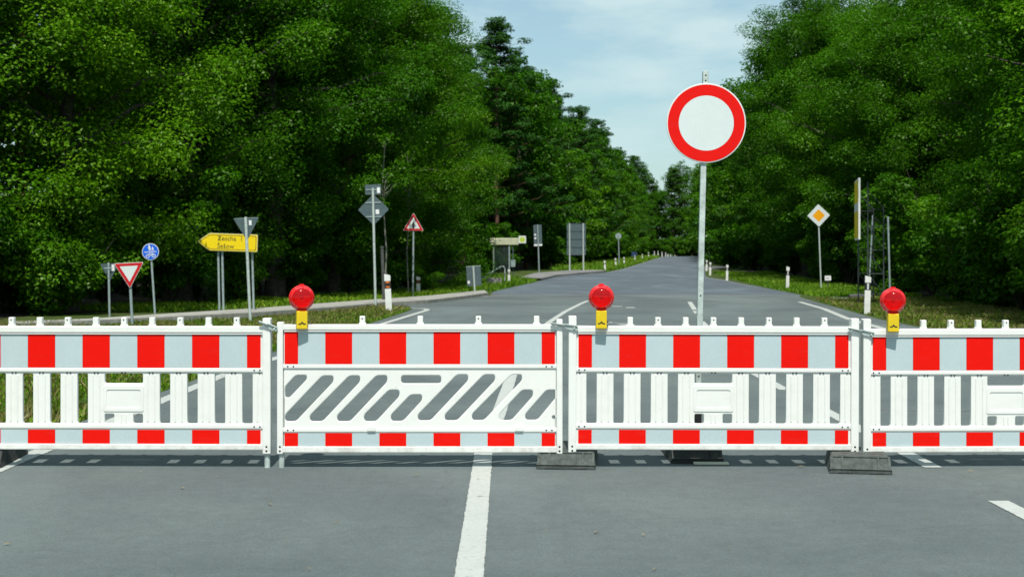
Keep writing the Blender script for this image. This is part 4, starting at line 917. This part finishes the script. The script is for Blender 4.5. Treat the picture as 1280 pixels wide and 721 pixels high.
# --- right forest
near_right = [('bC', 15.0, 28.5, .95, 'broadleaf tree at the right photo edge'), ('bA', 14.9, 34.5, .95, 'broadleaf tree right of the bare steel pole'), ('bD', 17.3, 40.5, 1.05, 'dark leafy tree behind the bare steel pole'), ('bB', 18.8, 46.0, 1.0, 'leafy tree behind the tall yellow board'),
              ('bA', 19.4, 53.0, 1.0, 'broadleaf tree between the yellow board and the yellow diamond'), ('bD', 18.2, 64.5, 1.1, 'broadleaf tree directly behind the yellow diamond sign'), ('bC', 18.4, 70.0, 1.0, 'leafy tree just left of the yellow diamond sign'), ('bA', 18.0, 76.5, 1.05, 'leafy tree behind the roadside post left of the yellow diamond'), ('bB', 18.3, 84.0, 1.2, 'tall leafy tree right of the big round sign')]
for kx, x, y, s_, lb in near_right: plant(kx, x, y, lb, s=s_)
row2r = [(19.5, 26), (20.4, 33), (21.6, 40), (22.4, 47), (22.8, 55), (22.6, 63), (22.2, 72), (23.2, 82), (24, 93)]
for i, (x, y) in enumerate(row2r): plant(['bB', 'pB', 'bA', 'bB', 'pA', 'bB', 'bA', 'pB', 'bB'][i], x, y, f'forest tree in the dim second row on the right, {words[i]} from the right edge', s=1.12)
for i, (x, y) in enumerate([(25, 34), (25.5, 43), (26, 52), (26.5, 62), (27.5, 73), (28.5, 85)]): plant(['bB', 'bA'][i % 2], x, y, 'tall tree standing deep inside the right forest', 'hidden trees deep in the right forest', s=1.2)
lineR = [(20.0, 94), (21.6, 112), (22.2, 128), (23.4, 150), (28.9, 190), (35.4, 235), (43, 282), (47, 310)]
for i, (x, y) in enumerate(along(lineR, 6.4, .6)):
    k_ = ['fA', 'fB', 'fA', 'fC', 'qB'][i % 5]; plant(k_, x, y, f'{"pine" if k_[0] == "q" else "leafy tree"} beside the far road, {words[i]} on the right behind the big round sign', s=1.08 if i < 3 else rs.uniform(.86, .98))
for i, (x, y) in enumerate(along(lineR, 7, .8, -5)): plant(['fA', 'qA', 'fB'][i % 3], x, y, 'tall tree in the second row right of the far road', 'second row trees right of the far road', s=rs.uniform(1.0, 1.1))
# --- trees closing the view where the road drops away
for i in range(16): plant(['fA', 'fB', 'qA'][i % 3], 22 + i * 2.7 + rs.uniform(-1, 1), 300 + rs.uniform(-9, 12), 'distant dark tree closing the view at the end of the road', 'distant trees at the end of the road', s=rs.uniform(1.15, 1.32))
for i in range(14): plant('sF', 24 + i * 2.6, 284 + rs.uniform(-5, 5), 'distant shrub at the end of the road', 'distant shrubs at the end of the road', s=rs.uniform(.9, 1.3))
# --- shrubs along both forest edges
shl = [(-13.2, 30.8), (-11.0, 33.6), (-12.6, 35), (-9.4, 38.8), (-8.2, 42), (-6.9, 45.5), (-5.6, 50.5), (-4.6, 55.5), (-3.9, 61), (-4.2, 67), (-4.8, 74), (-4.6, 82), (-1.0, 95)]
whl = ['at the left photo edge', 'behind the white yield triangle', 'under the bright tree at the left', 'left of the round blue sign', 'right of the round blue sign', 'behind the yellow direction sign posts', 'behind the left red warning lamp', 'left of the grey diamond post', 'behind the old dark post', 'behind the warning triangle post', 'right of the warning triangle post', 'behind the low grey sign', 'behind the bus shelter']
for i, ((x, y), wl) in enumerate(zip(shl, whl)): plant(['sC', 'sB', 'sA'][i % 3], x - .6, y + .6, f'low leafy shrub {wl}', s=rs.uniform(.6, .95) if i > 3 else 1)
plant('sB', *g(531, 368).xy, 'small bright bush beside the post under the warning triangle', s=.38)
shr = [(11.9, 25.5), (11.8, 28.5), (12.4, 31.5), (12.6, 34.8), (13.2, 38), (13.6, 42), (13.9, 46.5), (14.4, 51.5), (15.6, 58.5), (15.6, 65), (16.2, 70), (17, 77), (17.2, 85), (17.8, 94)]
whr = ['at the right photo edge', 'near the right edge behind the last panel', 'above the last panel on the right', 'right of the third red lamp', 'behind the third red lamp', 'right of the bare steel pole', 'behind the lattice masts', 'between the cream plate and the lattice masts', 'behind the small cream plate', 'left of the yellow diamond post', 'behind the post left of the yellow diamond', 'in the dark gap right of the side path', 'at the end of the small side path', 'beyond the small side path']
for i, ((x, y), wl) in enumerate(zip(shr, whr)): plant(['sC', 'sA', 'sB'][i % 3], x + .5, y, f'leafy shrub {wl}', s=rs.uniform(.85, 1.1))
for i, (x, y) in enumerate(along([(-.8, 97), (3.6, 112), (8, 138), (20.5, 230), (26, 275)], 9, .8)): plant('sF', x, y, 'low shrub under the left roadside trees', 'shrubs under the far left trees', s=rs.uniform(.6, .95))
for i, (x, y) in enumerate(along([(18.2, 102), (19.2, 118), (23, 145), (35, 232), (42, 275)], 9, .8)): plant('sF', x, y, 'low shrub under the right roadside trees', 'shrubs under the far right trees', s=rs.uniform(.7, 1.0))
for (px, py, lb) in ((472, 379, 'pale thin sapling left of the old dark post'), (505, 372, 'bent pale sapling between the post and the warning triangle')):
    q = g(px, py); plant('yA', q.x, q.y + 2.2, lb, s=.95)
for i, (x, y) in enumerate([(-16.5, 34), (-13.6, 37.2), (-12.2, 40.6), (-10.6, 43.8), (-9.2, 47), (-7.8, 51), (-6.8, 56), (-6.0, 62), (-5.9, 69), (-6.3, 76), (-6.0, 84), (-5.6, 92)]): plant(['sC', 'sA'][i % 2], x, y, 'undergrowth shrub among the front trees on the left', 'undergrowth shrubs on the left', s=rs.uniform(.8, 1.1))
for i, (x, y) in enumerate([(15.2, 29), (15.6, 35), (16.2, 41), (16.6, 48), (17, 55), (17.4, 61), (18, 68), (18.8, 76), (19.5, 85), (20, 93)]): plant(['sC', 'sA'][i % 2], x, y, 'undergrowth shrub among the front trees on the right', 'undergrowth shrubs on the right', s=rs.uniform(.9, 1.2))
# shade tree standing left of the frame, whose shadow darkens the verge at the left edge
plant('bD', -9.9, 10.8, 'broadleaf tree left of the frame that shades the grass verge', s=.88)
# dense wood behind the rows: one mass
rng = np.random.default_rng(5); C = []; Rd = []
def mass(poly, off0, off1, hmax, step):
    for o_ in np.linspace(off0, off1, 3):
        for (x, y) in along(poly, step, 1.0, float(o_)):
            for h in np.arange(1.0, hmax, 2.6): C.append((x + rng.normal(), y + rng.normal(), gz(y) + h + rng.normal() * .5)); Rd.append(2.0)
mass([(-34, 40), (-24, 55), (-17, 75), (-14, 97), (-8, 118), (-2, 150), (10, 230), (18, 300), (24, 335)], 0, 6, 14.5, 4.0)
mass([(34, 20), (32, 50), (33, 80), (34, 120), (46, 200), (58, 300), (60, 335)], 0, -6, 14.5, 4.0)
mass([(20, 336), (62, 336)], 0, 6, 13, 4.0)
me = crown('dense_wood', C, Rd, 240000, .62, .42, M['leaf'], 9)
o = bpy.data.objects.new('dense_wood', me); COL.objects.link(o); tag(o, 'dense dark wood filling the depth behind the roadside trees', 'woodland', kind='stuff')

# --- grass on the verges
def grass(name, polys, density, hgt, label, mat='grass', seed=1, wd=.012, dry=False):
    rng = np.random.default_rng(seed); PP = []
    for poly in polys:
        xs_ = [p[0] for p in poly]; ys_ = [p[1] for p in poly]; A = (max(xs_) - min(xs_)) * (max(ys_) - min(ys_)); n = int(A * density)
        P = np.stack([rng.uniform(min(xs_), max(xs_), n), rng.uniform(min(ys_), max(ys_), n)], 1); inside = np.zeros(n, bool); j = len(poly) - 1
        for i in range(len(poly)):
            xi, yi = poly[i]; xj, yj = poly[j]; c = ((yi > P[:, 1]) != (yj > P[:, 1])) & (P[:, 0] < (xj - xi) * (P[:, 1] - yi) / ((yj - yi) or 1e-9) + xi); inside ^= c; j = i
        PP.append(P[inside])
    P = np.concatenate(PP); n = len(P)
    patch = np.sin(P[:, 0] * 1.7 + 3 * np.sin(P[:, 1] * .6)) * np.sin(P[:, 1] * 1.1 + 2 * np.sin(P[:, 0] * .9)); keep = rng.random(n) < .45 + .55 * np.clip(patch + .5, 0, 1); P = P[keep]; patch = patch[keep]; n = len(P)
    z = np.interp(P[:, 1], [p[0] for p in ZP], [p[1] for p in ZP]); h = hgt * rng.uniform(.5, 1.3, n) * (1 + .45 * patch) ; a = rng.uniform(0, 6.28, n); ln = rng.normal(size=(n, 2)) * .4
    V = np.empty((n, 4, 3)); c, s_ = np.cos(a) * wd, np.sin(a) * wd
    V[:, 0] = np.stack([P[:, 0] - c, P[:, 1] - s_, z], 1); V[:, 1] = np.stack([P[:, 0] + c, P[:, 1] + s_, z], 1)
    V[:, 2] = np.stack([P[:, 0] + c * .6 + ln[:, 0] * h * .5, P[:, 1] + s_ * .6 + ln[:, 1] * h * .5, z + h * .62], 1); V[:, 3] = np.stack([P[:, 0] + ln[:, 0] * h * 1.2, P[:, 1] + ln[:, 1] * h * 1.2, z + h], 1)
    me = bpy.data.meshes.new(name); me.vertices.add(4 * n); me.vertices.foreach_set('co', V.reshape(-1).astype(np.float32)); me.loops.add(4 * n); me.loops.foreach_set('vertex_index', np.arange(4 * n, dtype=np.int32))
    me.polygons.add(n); me.polygons.foreach_set('loop_start', np.arange(0, 4 * n, 4, dtype=np.int32)); me.polygons.foreach_set('loop_total', np.full(n, 4, dtype=np.int32)); me.materials.append(M[mat]); me.update(calc_edges=True)
    at = me.attributes.new('rnd', 'FLOAT', 'FACE'); at.data.foreach_set('value', np.clip(.5 + .3 * patch + rng.normal(size=n) * .22, 0, 1).astype(np.float32))
    o = bpy.data.objects.new(name, me); COL.objects.link(o); tag(o, label, 'grass', kind='stuff'); return o
leftA = [(-3.98, 9.0), (-3.86, 14), (-3.8, 20), (-3.2, 30), (-2.86, 36), (-2.85, 38.2), (-3.9, 38.6), (-4.6, 35.2), (-6.0, 32), (-8.6, 30.2), (-13, 28.5), (-12, 9.0)]
grass('grass', [leftA], 900, .062, 'short green verge grass left of the white edge line', seed=3)
grass('dry_grass', [leftA], 260, .10, 'straw coloured dry blades in the left verge', 'drygrass', 4)
rightA = [(RJ[2][0] + .1, 22), (8.75, 32), (9.9, 43.5), (10.4, 46.4), (14.5, 46.4), (14.2, 32), (13, 22)]
rightB = [(10.9, 48.4), (11.1, 51.3), (11.95, 65), (12.95, 80), (13.6, 92), (17.5, 92), (16.5, 75), (15.5, 60), (14.6, 48.4)]
grass('grass', [rightA], 260, .09, 'patchy green verge grass at the right below the yellow board', seed=6, wd=.014)
grass('dry_grass', [rightA], 380, .10, 'dry brownish verge grass beside the right edge line', 'drygrass', 7, wd=.014)
grass('grass', [rightB], 420, .14, 'bright green verge grass along the right of the far road', seed=8, wd=.022)
isl = [(-.85, 55.5), (-.65, 58), G2(646, 357.5), G2(670, 352), G2(650, 349.3), G2(625, 345), (-3.2, 88), (-3.5, 58)]
farLg = [G2(757, 340), G2(777, 336), G2(800, 329.2), (25.2, 233), (20.5, 233), (13, 185), (7.5, 140), (4.0, 118), (3.0, 102)]
grass('grass', [isl], 420, .16, 'bright green grass island before the bus shelter', seed=9, wd=.022)
grass('grass', [farLg], 90, .26, 'green roadside grass along the far left verge', seed=10, wd=.05)
grass('grass', [[(-9.3, 35.6), (-5.3, 41), (-3.0, 48), (-1.2, 57), (-3.8, 60), (-6, 50), (-9, 42), (-12, 37)]], 260, .14, 'sparse grass and weeds between the cycle path and the trees', seed=12, wd=.02)
